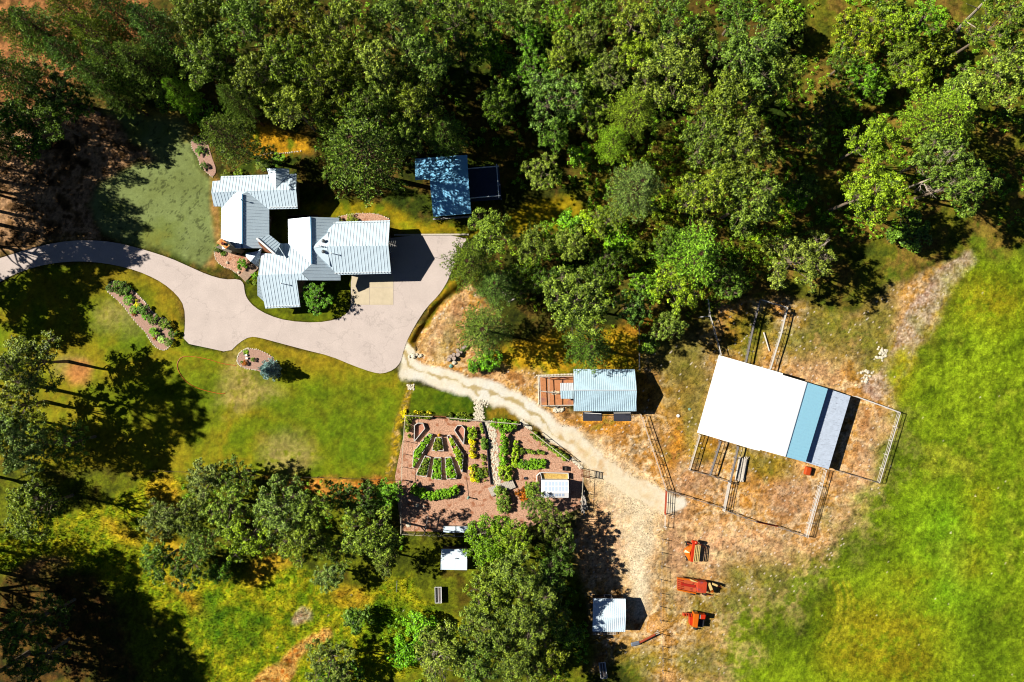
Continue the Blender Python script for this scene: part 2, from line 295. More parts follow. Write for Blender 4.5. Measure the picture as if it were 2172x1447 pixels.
# meadow
paint([(1500,1447),(1530,1330),(1560,1270),(1640,1230),(1730,1180),(1790,1110),(1850,1030),(1880,960),(1900,880),(1960,900),(1900,1100),(1800,1230),(1700,1330),(1640,1500),(1500,1500)], 4.5, [A(110,125,25), A(150,150,45), A(215,180,120), A(100,125,20), A(130,140,30)], 2.2, 171, amt=.9, warp=2.5)
paint(MEADOW, 5.5, [A(112,138,16), A(130,158,20), A(150,176,28), A(120,148,18), A(172,182,45)], 10, 71, reg=4, rough=.16, warp=3.4)
for b in [(2020,1110,80,50,0),(2000,1250,90,60,0)]: blob(b[0], b[1], b[2], b[3], [A(122,178,22), A(140,186,28)], 72, soft=8, amt=.85, scale=3)
for b in [(1900,960,40,60,0),(1830,1160,50,40,0),(1700,1350,80,40,0),(1560,1250,24,60,0),(1640,1240,30,26,0),(2100,1340,60,60,0),(1760,1280,60,30,0)]: blob(b[0], b[1], b[2], b[3], [A(70,96,8), A(94,122,12), A(80,106,10)], 73, soft=4, amt=.7)
for b in [(2080,1070,16,40,.2),(2070,1195,12,30,-.3),(1930,1230,40,14,.3),(1860,1400,120,50,0),(2100,640,60,40,0),(1900,790,20,50,.3),(1880,1320,120,40,-.4)]: blob(b[0], b[1], b[2], b[3], [A(165,145,20), A(185,150,30), A(140,150,15)], 74, soft=5, amt=.6)
blob(1905,780,20,40,[A(205,190,10), A(150,165,15)],75, soft=1.5, amt=.9, ang=.4)
arc = [(1790,1235),(1803,1270),(1800,1310),(1785,1345),(1765,1370)]
for k, w in ((0, 1), (-14, 1), (-22, 1), (10, .7)):
    d2 = sline(X + (wx - X) * .15, Y + (wy - Y) * .15, chaikin(wp([(p[0] + k, p[1]) for p in arc]), 2, False)); m = smooth(.38, .12, d2) * .8 * w
    CLR[:] = CLR * (1 - m[..., None]) + np.array(A(190,185,40)) * m[..., None]
# grain: blades, litter and stones
g1 = vn(X, Y, .33, 91); g2 = vn(X + .5 * Y, Y - .5 * X, .7, 92); g3 = fbm(X, Y, 2.2, 4, 93, .6)
amp = np.where(REG == 2, .75, np.where(REG == 3, 1.0, np.where(REG == 5, .12, .95)))
sg = sdist(X, Y, wp(SAGE)); amp = np.where(sg < -1, .22, amp)
CLR *= np.clip(1 + amp * ((g1 - .5) * .8 + (g2 - .5) * .55 + (g3 - .5) * .8), .2, 2)[..., None]
sp = _h(np.floor(X / .23), np.floor(Y / .23), 5)
k = ((sp > .991) & ((REG == 3) | (REG == 6))); CLR[k] = np.array(A(255,240,220)) * .95
k = (sp < .06) & (REG == 3); CLR[k] *= .45
k = (sp > .9995) & (REG == 4); CLR[k] = np.array(A(245,240,190))
spk = fbm(X, Y, .7, 2, 123); k = (spk > .63) & (sp > .45) & (sg < -1.5); CLR[k] *= .5
st = vn(X * .8 + Y * .6, (Y * .8 - X * .6) * 4, 2.4, 201) - .5; st2 = vn((X * .95 - Y * .3) * 3.5, Y * .95 + X * .3, 1.1, 202) - .5
mk = (REG == 4)[..., None]; CLR *= np.where(mk, np.clip(1 + .3 * st + .4 * st2, .3, 1.8)[..., None], 1)
wd_ = fbm(X, Y, 1.5, 4, 203, .6); wk = smooth(.60, .68, wd_)[..., None] * mk; CLR[:] = CLR * (1 - .35 * wk) + np.array(A(80,110,12)) * .35 * wk
wd2 = smooth(2.5, -2.5, sdist(wx, wy, wp(wide)))[..., None] * .55 * (REG == 3)[..., None]; CLR[:] = CLR * (1 - wd2) + np.array(A(250,225,182)) * wd2
inner = (np.abs(X) < 111.9) & (np.abs(Y) < 77.9)
# relief
ZZ = -.03 - ROUGH + ROUGH * (1.1 * fbm(X, Y, .9, 3, 55) + 1.0 * fbm(X, Y, 5, 2, 56))
ditch = sline(X, Y, chaikin(wp([(998,596),(960,625),(925,655),(903,690),(884,722)]), 2, False)); ZZ -= .45 * smooth(.9, .1, ditch) ; ZZ += .35 * smooth(1.0, .0, np.abs(ditch - 1.5)) * (REG == 2)
flat = np.minimum.reduce([sdist(X, Y, wp(DRIVE)), sdist(X, Y, wp(GARDEN)), sdist(X, Y, wp([(430,350),(840,350),(840,680),(530,680),(440,560)])), sdist(X, Y, wp([(1490,740),(1810,820),(1760,1010),(1470,930)])), sdist(X, Y, wp([(1130,770),(1370,770),(1370,890),(1130,890)]))])
fm = smooth(0, .6, flat); ZZ = ZZ * fm + (-.06) * (1 - fm)
ZZ = np.where(inner, ZZ, -.3 + 0 * X)

gm = bpy.data.materials.new('ground'); gm.use_nodes = True; n = gm.node_tree; L = n.links; b = n.nodes['Principled BSDF']
b.inputs['Roughness'].default_value = .95; b.inputs['Specular IOR Level'].default_value = .1
at_ = n.nodes.new('ShaderNodeAttribute'); at_.attribute_name = 'cover'
geo = n.nodes.new('ShaderNodeNewGeometry'); no = n.nodes.new('ShaderNodeTexNoise'); no.inputs['Scale'].default_value = 3.2; no.inputs['Detail'].default_value = 5; no.inputs['Roughness'].default_value = .85
L.new(geo.outputs['Position'], no.inputs['Vector'])
mr = n.nodes.new('ShaderNodeMapRange'); mr.inputs[1].default_value = .3; mr.inputs[2].default_value = .7; mr.inputs[3].default_value = .35; mr.inputs[4].default_value = 1.65
L.new(no.outputs['Fac'], mr.inputs[0]); mx = n.nodes.new('ShaderNodeMix'); mx.data_type = 'RGBA'; mx.blend_type = 'MULTIPLY'; mx.inputs[0].default_value = 1
L.new(at_.outputs['Color'], mx.inputs[6]); gl = n.nodes.new('ShaderNodeMix'); gl.data_type = 'FLOAT'; gl.inputs[2].default_value = 1; L.new(at_.outputs['Alpha'], gl.inputs[0]); L.new(mr.outputs[0], gl.inputs[3])
L.new(gl.outputs[0], mx.inputs[7]); L.new(mx.outputs[2], b.inputs['Base Color'])
bp = n.nodes.new('ShaderNodeBump'); bp.inputs['Strength'].default_value = .5; bp.inputs['Distance'].default_value = .06; L.new(no.outputs['Fac'], bp.inputs['Height']); L.new(bp.outputs[0], b.inputs['Normal'])

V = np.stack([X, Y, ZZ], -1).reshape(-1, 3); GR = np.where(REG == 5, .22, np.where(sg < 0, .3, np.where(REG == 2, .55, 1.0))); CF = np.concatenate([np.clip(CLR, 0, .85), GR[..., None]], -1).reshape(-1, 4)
I = np.arange(NX * NY).reshape(NY, NX); F = np.stack([I[:-1, :-1], I[:-1, 1:], I[1:, 1:], I[1:, :-1]], -1).reshape(-1, 4)
def gridmesh(name, faces, lift, kind='structure'):
    used, inv = np.unique(faces, return_inverse=True); v = V[used].copy(); v[:, 2] += lift; f = inv.reshape(-1, 4)
    me = bpy.data.meshes.new(name); me.vertices.add(len(v)); me.vertices.foreach_set('co', v.ravel().astype(np.float32))
    me.loops.add(f.size); me.loops.foreach_set('vertex_index', f.ravel().astype(np.int32)); me.polygons.add(len(f))
    me.polygons.foreach_set('loop_start', np.arange(0, f.size, 4, dtype=np.int32)); me.update(calc_edges=True)
    ca = me.color_attributes.new('cover', 'FLOAT_COLOR', 'POINT'); ca.data.foreach_set('color', CF[used].ravel().astype(np.float32))
    me.materials.append(gm); me.shade_smooth(); o = bpy.data.objects.new(name, me); COL.objects.link(o); o['kind'] = kind; return o
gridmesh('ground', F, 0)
RF = REG.reshape(-1)[F]; INN = inner.reshape(-1)[F].all(1)
for r, nm in ((2, 'lawn'), (3, 'yard'), (4, 'meadow'), (5, 'gravel_track'), (6, 'stony_path')):
    k = (RF == r).all(1) & INN; gridmesh(nm, F[k], .012)

def tri_sheet(name, poly_px, z, m, kind='structure', smoothed=1, thick=.0):
    import bmesh
    P = chaikin(wp(poly_px), smoothed) if smoothed else wp(poly_px)
    bm = bmesh.new(); vs = [bm.verts.new((p[0], p[1], z)) for p in P]; f = bm.faces.new(vs)
    bmesh.ops.triangulate(bm, faces=[f]); bmesh.ops.recalc_face_normals(bm, faces=bm.faces)
    if bm.faces[:][0].normal.z < 0: bmesh.ops.reverse_faces(bm, faces=bm.faces[:])
    me = bpy.data.meshes.new(name); bm.to_mesh(me); bm.free(); me.materials.append(m)
    o = bpy.data.objects.new(name, me); COL.objects.link(o); o['kind'] = kind; return o
asph = mat('asphalt', A(234,219,211), .9, var=.10, scale=.3, spec=.15, bump=.15)
n = asph.node_tree; L = n.links; b = n.nodes['Principled BSDF']; geo = n.nodes.new('ShaderNodeNewGeometry')
src = b.inputs['Base Color'].links[0].from_socket
vo = n.nodes.new('ShaderNodeTexVoronoi'); vo.feature = 'DISTANCE_TO_EDGE'; vo.inputs['Scale'].default_value = .11
nz = n.nodes.new('ShaderNodeTexNoise'); nz.inputs['Scale'].default_value = .8; nz.inputs['Detail'].default_value = 6
va = n.nodes.new('ShaderNodeVectorMath'); va.operation = 'MULTIPLY_ADD'; va.inputs[1].default_value = (3, 3, 3)
L.new(geo.outputs['Position'], nz.inputs['Vector']); L.new(nz.outputs['Color'], va.inputs[0]); L.new(geo.outputs['Position'], va.inputs[2]); L.new(va.outputs[0], vo.inputs['Vector'])
r1 = n.nodes.new('ShaderNodeMapRange'); r1.inputs[1].default_value = 0; r1.inputs[2].default_value = .012; r1.inputs[3].default_value = .84; r1.inputs[4].default_value = 1; L.new(vo.outputs['Distance'], r1.inputs[0])
n3 = n.nodes.new('ShaderNodeTexNoise'); n3.inputs['Scale'].default_value = 5; n3.inputs['Detail'].default_value = 5; L.new(geo.outputs['Position'], n3.inputs['Vector'])
r3 = n.nodes.new('ShaderNodeMapRange'); r3.inputs[1].default_value = .3; r3.inputs[2].default_value = .7; r3.inputs[3].default_value = .93; r3.inputs[4].default_value = 1.07; L.new(n3.outputs['Fac'], r3.inputs[0])
mu = n.nodes.new('ShaderNodeMath'); mu.operation = 'MULTIPLY'; L.new(r1.outputs[0], mu.inputs[0]); L.new(r3.outputs[0], mu.inputs[1])
mm = n.nodes.new('ShaderNodeMix'); mm.data_type = 'RGBA'; mm.blend_type = 'MULTIPLY'; mm.inputs[0].default_value = 1; L.new(src, mm.inputs[6]); L.new(mu.outputs[0], mm.inputs[7]); L.new(mm.outputs[2], b.inputs['Base Color'])
tri_sheet('driveway', DRIVE, .0, asph)
conc = mat('concrete', A(238,222,190), .9, var=.12, scale=.8, spec=.15)
PAD = [(745,584),(834,583),(834.5,646),(747,647.5)]
mb = MB(); x0, x1 = 745.5, 834.5
for (a, c2) in ((0, .43), (.43, 1)):
    for (d, e) in ((0, .42), (.42, 1)):
        q = [(x0 + (x1 - x0) * a + .35, 584 + 63 * d + .35), (x0 + (x1 - x0) * c2 - .35, 584 + 63 * d + .35), (x0 + (x1 - x0) * c2 - .35, 584 + 63 * e - .35), (x0 + (x1 - x0) * a + .35, 584 + 63 * e - .35)]
        mb.prism(wp(q), -.05, .02)
mb.build('concrete_pad', conc)['kind'] = 'structure'
mb = MB(); mb.beam(at(836, 498.2, .06), at(994, 497.5, .06), .28, .14); mb.build('kerb', mat('kerbstone', A(235,225,205), .9))['kind'] = 'structure'
mulch = mat('wood_mulch', A(226,178,148), .95, var=.75, scale=4.5, spec=.05, bump=.9, tint=(A(190,128,95), .9, .54))
tri_sheet('mulch_ground', GARDEN, .004, mulch, smoothed=0)

# ------------------------------------------------------------------ buildings
roofm = mat('standing_seam_metal', (.60, .74, .84), .36, .12, var=.06, scale=.6, spec=.5)
trimm = mat('roof_trim', (.60, .66, .70), .4, .2, var=.05)
bluetrim = mat('blue_ridge_flashing', (.05, .16, .28), .4, .2, var=.1)
wallm = mat('cedar_siding', A(120,105,90), .85, var=.2, scale=5)
wallw = mat('white_siding', (.6, .6, .57), .8, var=.1, scale=3)
stone = mat('chimney_stone', A(150,140,125), .9, var=.45, scale=5, bump=.8)
glass = mat('window_glass', (.02, .03, .04), .08, 0, var=.1, spec=.8)
framew = mat('white_frame', (.7, .7, .68), .5, var=.05)
darkm = mat('dark_metal', (.03, .03, .035), .5, .5, var=.2)
wood = mat('weathered_wood', A(225,215,200), .9, var=.3, scale=6, tint=(A(120,110,100), 4, .6))
woodb = mat('brown_wood', A(150,95,60), .9, var=.3, scale=6)
deckm = mat('deck_boards', A(205,175,150), .85, var=.3, scale=3)
steel = mat('pipe_metal', (.52, .50, .46), .6, .0, var=.15, scale=4)
rustm = mat('rusty_pipe', A(170,75,45), .8, .1, var=.3, scale=5)

def plane_pts(pts):
    """pts: (px, py[, z]); the three points that carry z set the plane, the others are sighted onto it"""
    k = [at(p[0], p[1], p[2]) for p in pts if len(p) > 2][:3]
    nrm = (k[1] - k[0]).cross(k[2] - k[0]).normalized()
    if nrm.z < 0: nrm = -nrm
    out = []; C = Vector((0, 0, H))
    for p in pts:
        d = at(p[0], p[1], 0) - C; t = (k[0] - C).dot(nrm) / d.dot(nrm); out.append(C + d * t)
    return out, nrm

def clip_seg(o, d, P2):       # where the line o + t d runs inside the polygon
    ts = []
    for i in range(len(P2)):
        a, b = P2[i], P2[(i + 1) % len(P2)]; e = b - a; det = d.x * (-e.y) + e.x * d.y
        if abs(det) < 1e-9: continue
        r = a - o; t = (r.x * (-e.y) + e.x * r.y) / det; u = (d.x * r.y - d.y * r.x) / det
        if 0 <= u < 1: ts.append(t)
    ts.sort(); return [(ts[i], ts[i + 1]) for i in range(0, len(ts) - 1, 2)]

def roof_plane(parent, pts, w=None, m=None, step=.56, rib=.045, thick=.14, label=None, name='roof', ribs=True, ribdir=None):
    if w: pts = [Z(p[0], p[1], w) + tuple(p[2:]) for p in pts]
    P, nr = plane_pts(pts); mb = MB(); mb.slab(P, thick)
    if ribs:
        dn = Vector((nr.x, nr.y)); dn = dn.normalized() if dn.length > .01 else Vector((0, 1))
        if ribdir: dn = Vector(ribdir).normalized()
        sd2 = Vector((-dn.y, dn.x)); P2 = [Vector((p.x, p.y)) for p in P]; c0 = P2[0]
        q = [(p - c0).dot(sd2) for p in P2]; s = min(q) + .05
        while s < max(q):
            for t0, t1 in clip_seg(c0 + sd2 * s, dn, P2):
                if t1 - t0 > .3:
                    e = [c0 + sd2 * s + dn * t for t in (t0, t1)]
                    z = [P[0].z - (nr.x * (v.x - P[0].x) + nr.y * (v.y - P[0].y)) / nr.z + rib * .45 for v in e]
                    mb.beam((e[0].x, e[0].y, z[0]), (e[1].x, e[1].y, z[1]), rib * .8, rib)
            s += step
    return mb.build(name, m or roofm, parent, label)

def gable_walls(parent, E, R, w=None, m=None, inset=.65, drop=.3, label=None, name='wall'):
    """E: four eave corners a0, a1 (under the same eave), b0, b1; R: ridge ends; pentagonal block down to the ground"""
    if w: E = [Z(p[0], p[1], w) + (p[2],) for p in E]; R = [Z(p[0], p[1], w) + (p[2],) for p in R]
    e = [at(*p) for p in E]; r = [at(*p) for p in R]; c = (e[0] + e[1] + e[2] + e[3]) / 4
    ax = (r[1] - r[0]); ax.z = 0; ln = ax.length; ax.normalize()
    def sh(p, both=True):
        q = p.copy(); s = 1 if (p - c).dot(ax) > 0 else -1; q -= ax * inset * s
        if both:
            n2 = Vector((-ax.y, ax.x, 0)); s2 = 1 if (p - c).dot(n2) > 0 else -1; q -= n2 * inset * s2
        return q
    e = [sh(p) for p in e]; r = [sh(p, False) for p in r]
    for p in e: p.z -= drop - inset * .35
    for p in r: p.z -= drop
    g = lambda p: Vector((p.x, p.y, -.1))
    a0, a1, b0, b1 = e; vs = [g(a0), a0, r[0], b0, g(b0), g(a1), a1, r[1], b1, g(b1)]
    mb = MB(); mb.add(vs, [(0, 1, 2, 3, 4), (9, 8, 7, 6, 5), (0, 5, 6, 1), (1, 6, 7, 2), (2, 7, 8, 3), (3, 8, 9, 4), (4, 9, 5, 0)])
    return mb.build(name, m or wallm, parent, label), (a0, a1, b0, b1)

def window(parent, a, b, t, width, z0, z1, name='window'):
    """a window or door on the wall that runs from a to b, at fraction t; outward is to the right of a->b"""
    a = Vector((a.x, a.y, 0)); b = Vector((b.x, b.y, 0)); d = (b - a).normalized(); o = Vector((d.y, -d.x, 0)); c = a.lerp(b, t)
    f = MB(); zc = (z0 + z1) / 2; R3 = Matrix((d, o, Vector((0, 0, 1)))).transposed()
    f.box(c + o * .02 + Vector((0, 0, z1)), (width + .16, .08, .09), rot=R3); f.box(c + o * .03 + Vector((0, 0, z0)), (width + .2, .1, .09), rot=R3)
    for s in (-1, 1): f.box(c + o * .02 + d * s * (width / 2 + .03) + Vector((0, 0, zc)), (.09, .08, z1 - z0 - .09), rot=R3)
    fr = f.build(name, framew, parent); g = MB(); g.box(c + o * .01 + Vector((0, 0, zc)), (width - .01, .04, z1 - z0 - .09), rot=R3); g.build('pane', glass if name != 'garage_door' else framew, fr)
    return fr

# --- the long ranch house
e0 = at(*Z(700, 600, ZH)); house = empty('house', (e0.x, e0.y, 0), 'large rambling house with joined pale blue metal gable roofs beside the driveway', 'house')
zA, zB, zD, zE, zG, ze = 4.7, 5.0, 5.3, 5.1, 5.5, 3.4
def RP(pts, **k): return roof_plane(house, pts, w=ZH, **k)
nr_ = RP([(150,338,zA),(158,262),(210,258),(213,229),(710,213,ze),(708,318,zA)])
RP([(150,338,zA),(315,328,zA),(216,447),(212,428),(166,428,ze+.1)])
RP([(385,331,zA),(708,318,zA),(718,443,ze),(527,447)])
RP([(352,347,zB),(315,328),(216,447),(214,640,3.4),(222,708),(352,703,zB)], label='white west slope of the bedroom wing roof')
RP([(352,347,zB),(352,703,zB),(505,703),(530,640),(530,450,ze),(385,331)])
roof_plane(house, [(352,347,zB),(385,331,zA),(315,328,zA)], w=ZH, ribs=False)
RP([(515,180,3.7),(572,176,4.6),(574,310,4.6),(540,262)]); RP([(572,176,4.6),(662,180,3.6),(662,215),(574,310,4.6)])
# connector roofs
roof_plane(house, [(544.5,506,5.2),(582.5,539,5.2),(594.5,517),(571.5,498,4.2)], step=.5)
mb = MB(); a, b = at(544.3,505.6,5.24), at(583,539.6,5.24); mb.beam(a, b, .32, .16); mb.build('rake_board', framew, house)
mb = MB(); a, b = at(547,512,5.0), at(577,538,5.0); c = (a + b) / 2; mb.add([a, b, at(558,533,2.6), at(552,526,2.6)], [(0, 1, 2, 3)]); d = Vector((.1, .1, 0)); mb.add([a + d, b + d, at(558,533,2.6) + d, at(552,526,2.6) + d], [(3, 2, 1, 0)]); mb.build('gable_infill', woodb, house)
roof_plane(house, [(554,527.5,4.0),(531.5,555,4.0),(522,545),(521,537,3.0),(545,533.5)], step=.45, label='small white slope of the porch roof')
roof_plane(house, [(554,527.5,4.0),(531.5,555,4.0),(549,568,2.9),(553,535)], step=.45)
RP([(803,497,zD),(655,513,ze),(657,672),(810,805,zD)])
RP([(458,880,zE),(745,870,zE),(810,805),(657,672,2.9),(597,672),(560,740),(480,735)])
RP([(458,880,zE),(745,870,zE),(790,914),(712,914),(735,1090),(505,1100,2.9)])
RP([(803,497,zD),(810,805,zD),(745,868),(795,915),(1000,915,3.3),(990,503)])
mb = MB(); q = [at(*Z(p[0], p[1], ZH), p[2] + .1) for p in ((745,868,5.13),(810,805,5.3),(803,497,5.3))]; mb.beam(q[1], q[2], .22, .08)
mb.build('ridge_flashing', bluetrim, house)
mb = MB(); mb.beam(at(*Z(352,347,ZH), zB + .08), at(*Z(352,703,ZH), zB + .08), .26, .07); mb.build('ridge_flashing', bluetrim, house)
RP([(810,702,zD-.05),(918,692,zD),(920,596,4.5)], ribs=False); RP([(810,706,zD-.05),(918,692,zD),(930,824,4.3)], ribs=False)
RP([(910,692,zG),(1315,686,zG),(1325,519),(925,530,3.5)]); RP([(910,692,zG),(1315,686,zG),(1333,870,3.5),(935,880)])
# eave trims (snow guards show as a pale line above each eave)
for (u0, v0, u1, v1, z) in ((925,538,1324,527,3.62),(936,868,1331,859,3.62),(504,1088,733,1079,3.02),(530,434,715,431,3.52),(216,236,420,232,3.5)):
    mb = MB(); a, b = at(*Z(u0, v0, ZH), z + .06), at(*Z(u1, v1, ZH), z + .06); mb.beam(a, b, .07, .1)
    n_ = int((b - a).length / .5)
    for i in range(n_): mb.box(a.lerp(b, (i + .5) / n_), (.22, .2, .06))
    mb.build('snow_guard', trimm, house)
_, wa = gable_walls(house, [(158,262,ze),(710,215,ze),(166,428,ze),(718,443,ze)], [(150,338,zA),(708,318,zA)], ZH)
_, wb = gable_walls(house, [(214,440,ze),(218,705,ze),(530,450,ze),(505,703,ze)], [(352,420,zB),(352,703,zB)], ZH)
_, wd = gable_walls(house, [(655,515,ze),(657,690,ze),(990,503,3.3),(994,690,3.3)], [(803,497,zD),(804,690,zD)], ZH)
_, we = gable_walls(house, [(470,740,2.9),(800,735,2.9),(505,1098,2.9),(735,1090,2.9)], [(458,880,zE),(745,870,zE)], ZH)
_, wg = gable_walls(house, [(925,530,3.5),(1325,519,3.5),(935,880,3.5),(1333,870,3.5)], [(910,692,zG),(1315,686,zG)], ZH)
for (wq, i, j, ts) in ((wa, 1, 0, (.3, .7)), (wa, 2, 3, (.1, .85)), (wb, 0, 1, (.3, .6)), (wb, 3, 2, (.4, .75)), (we, 2, 3, (.3, .7)), (wd, 3, 2, (.2,)), (wg, 1, 0, (.3, .7))):
    for t in ts: window(house, wq[i], wq[j], t, 1.4, 1.0, 2.2)
for t in (.28, .72): window(house, wg[2], wg[3], t, 3.6, .1, 2.3, 'garage_door')
window(house, wg[3], wg[1], .5, 1.0, .1, 2.1, 'door')
# garage block fills the gap under the crickets
# chimney: a stone stack with a pale cap and a clay pot
cq = [(459.5,514),(467.8,505.6),(486,520),(477.5,527.5)]
top = [at(p[0], p[1], 7.2) for p in cq]; mb = MB(); mb.prism([(p.x, p.y) for p in top], -.1, 7.0); ch = mb.build('chimney', stone, house)
c0 = sum(top, Vector()) / 4
mb = MB(); mb.prism([(c0.x + (p.x - c0.x) * 1.08, c0.y + (p.y - c0.y) * 1.08) for p in top], 7.0, 7.14); mb.build('chimney_cap', mat('cap_stone', A(250,205,130), .9, var=.35, scale=1.5, tint=(A(235,120,40), .9, .52)), ch)
mb = MB(); mb.lathe((c0.x + .1, c0.y - .05, 7.14), [(.24, 0), (.2, .3), (.26, .36), (.26, .42)], 10); mb.build('chimney_pot', mat('clay_pot', A(120,45,30), .8), ch)
mb = MB(); mb.prism([(p.x * .0 + q_[0], q_[1]) for p, q_ in zip(top, wp([(468,528),(478,523),(503,536),(500,541)]))], -.1, 2.2); mb.build('chimney_shoulder', stone, ch)
# roof vents, pipes, aerial
for u, v in ((890,657),(890,727)):
    c = at(*Z(u, v, ZH), 5.05); mb = MB(); mb.lathe(c, [(.12, -.3), (.12, .1), (.27, .14), (.33, .32), (.24, .48), (.05, .52)], 12); mb.build('roof_vent', mat('grey_vent', (.07, .08, .09), .5, .4), house)
for u, v, z in ((352,388,5.0),(615,936,4.9),(946,738,5.3),(862,690,5.2),(876,691,5.25)):
    c = at(*Z(u, v, ZH), z); mb = MB(); mb.tube(c - Vector((0, 0, .5)), c + Vector((0, 0, .55)), .07, n=8); mb.lathe(c + Vector((0, 0, .5)), [(.14, 0), (.14, .06), (.03, .14)], 8); mb.build('vent_pipe', trimm, house)
mb = MB(); c = at(*Z(1322,678,ZH), 5.2); mb.tube(c - Vector((0, 0, 1.2)), c + Vector((0, 0, 1.9)), .03); mb.beam(c + Vector((0, 0, 1.7)), c + Vector((1.5, -.55, 1.7)), .03, .03)
for i in range(4): mb.beam(c + Vector((.3 + .35 * i, .35, 1.7)), c + Vector((.1 + .35 * i, -.6, 1.7)), .02, .02)
mb.build('tv_aerial', steel, house)
# deck in the courtyard, bay roof, gravel strip
mb = MB()
for i in range(16):
    a, b = at(*Z(655, 488 + i * 1.4, ZH), .3), at(*Z(850, 486 + i * 1.4, ZH), .3); mb.beam(a, b, .09, .05)
mb.build('deck', deckm, house)
roof_plane(house, [(545.5,589,3.6),(548,584,3.6),(561,641,2.6),(546,627)], step=.5, label='small white bay roof on the west gable')
# boardwalk
bw = empty('boardwalk', at(528, 575, 0), 'short timber boardwalk between the mulch bed and the west gable of the house', 'boardwalk')
a0, a1, b0, b1 = [at(*Z(u, v, ZE), .12) for u, v in ((700,1090),(830,1220),(985,800),(1120,915))]
for i in range(22):
    t = (i + .5) / 22; mb = MB(); mb.beam(a0.lerp(b0, t), a1.lerp(b1, t), (b0 - a0).length / 22 * .88, .05); mb.build('plank', deckm, bw)
mb = MB(); mb.beam(a0 - Vector((0, 0, .06)), b0 - Vector((0, 0, .06)), .1, .08); mb.beam(a1 - Vector((0, 0, .06)), b1 - Vector((0, 0, .06)), .1, .08); mb.build('joist', deckm, bw)

# --- cabin in the shade of the trees, with its pergola terrace
e0 = at(*Z(800, 700, ZW)); cabin = empty('cabin', (e0.x, e0.y, 0), 'blue metal roofed cabin half shaded by trees, with an open terrace frame', 'cabin')
cabr = mat('blue_metal_roof', (.26, .64, .95), .36, .12, var=.06, spec=.5)
roof_plane(cabin, [(170,228,3.4),(1115,158,3.4),(1140,650,4.9),(445,705),(440,600),(175,612)], w=ZW, m=cabr, ribs=True)
roof_plane(cabin, [(445,705,4.9),(1140,650,4.9),(1190,1215,3.3),(505,1275)], w=ZW, m=cabr)
_, wc = gable_walls(cabin, [(430,210,3.4),(1115,158,3.4),(505,1275,3.3),(1190,1215,3.3)], [(445,705,4.9),(1140,650,4.9)], ZW)
mb = MB(); q = [at(*Z(u, v, ZW), 0) for u, v in ((230,300),(440,285),(440,560),(230,575))]; mb.prism([(p.x, p.y) for p in q], -.1, 3.1); mb.build('wall', wallm, cabin)
for t in (.3, .7): window(cabin, wc[2], wc[3], t, 1.3, 1, 2.1)
window(cabin, wc[3], wc[1], .4, 1.6, .4, 2.2, 'door')
for (u, v, z) in ((522,1020,3.8),(722,1205,3.5),(1075,1180,3.5)):
    c = at(*Z(u, v, ZW), z); mb = MB(); mb.tube(c - Vector((0, 0, .3)), c + Vector((0, 0, .35)), .07, n=8); mb.build('vent_pipe', darkm, cabin)
mb = MB(); q = [at(*Z(u, v, ZW), .5) for u, v in ((1120,400),(1690,370),(1735,965),(1180,1005))]
for i in range(28):
    t = (i + .5) / 28; mb.beam(q[0].lerp(q[1], t), q[3].lerp(q[2], t), .2, .05)
mb.build('terrace_floor', mat('slate_boards', A(60,75,110), .8, var=.2), cabin)
q3 = [at(*Z(u, v, ZW), 2.5) for u, v in ((1100,410),(1690,362),(1645,325),(1688,938),(1150,942),(1722,893))]
for a, b in ((0, 1), (2, 3), (4, 5)):
    mb = MB(); mb.beam(q3[a], q3[b] + Vector((0, 0, .001 * a)), .16, .16); mb.build('pergola_beam', mat('white_beam', (.6, .68, .75), .6), cabin)
for p in (q3[0].lerp(q3[1], .92), q3[4].lerp(q3[5], .93)):
    mb = MB(); mb.tube(Vector((p.x, p.y, .3)), Vector((p.x, p.y, 2.45)), .07, n=8); mb.build('post', framew, cabin)
mb = MB(); q = [at(*Z(u, v, ZW), .0) for u, v in ((500,1320),(1215,1275))]; n_ = 16
for i in range(n_): p = q[0].lerp(q[1], (i + .5) / n_); mb.box(p + Vector((0, 0, .15)), (.45, .3, .3), .08)
mb.build('step_stone', mat('step_stone', A(200,200,200), .9), cabin)

# --- coop with its run
e0 = at(*Z(1260, 520, ZC)); coop = empty('coop', (e0.x, e0.y, 0), 'pale blue corrugated roofed coop building with a wire run on its west side', 'coop')
corr = mat('corrugated_metal', (.50, .68, .78), .40, .12, var=.16, scale=1.6, spec=.5)
roof_plane(coop, [(750,178,2.8),(1755,182,2.8),(1786,525,4.1),(755,525)], w=ZC, m=corr, step=.34, rib=.06)
roof_plane(coop, [(755,525,4.1),(1786,525,4.1),(1783,872,2.8),(752,870)], w=ZC, m=corr, step=.34, rib=.06)
mb = MB(); mb.beam(at(*Z(755,525,ZC), 4.16), at(*Z(1786,525,ZC), 4.16), .14, .07); mb.build('ridge_cap', trimm, coop)
_, wc = gable_walls(coop, [(750,180,2.8),(1755,182,2.8),(752,870,2.8),(1783,872,2.8)], [(755,525,4.1),(1786,525,4.1)], ZC, inset=.3)
for t in (.3, .72):
    window(coop, wc[2], wc[3], t, 2.3, .2, 2.0, 'door')
for u0, v0, u1, v1 in ((930,900,1205,915),(1410,902,1690,900)):
    mb = MB(); mb.tube(at(*Z(u0, v0, ZC), 1.9), at(*Z(u1, v1, ZC), 1.9), .06, n=8); mb.build('sliding_rail', framew, coop)
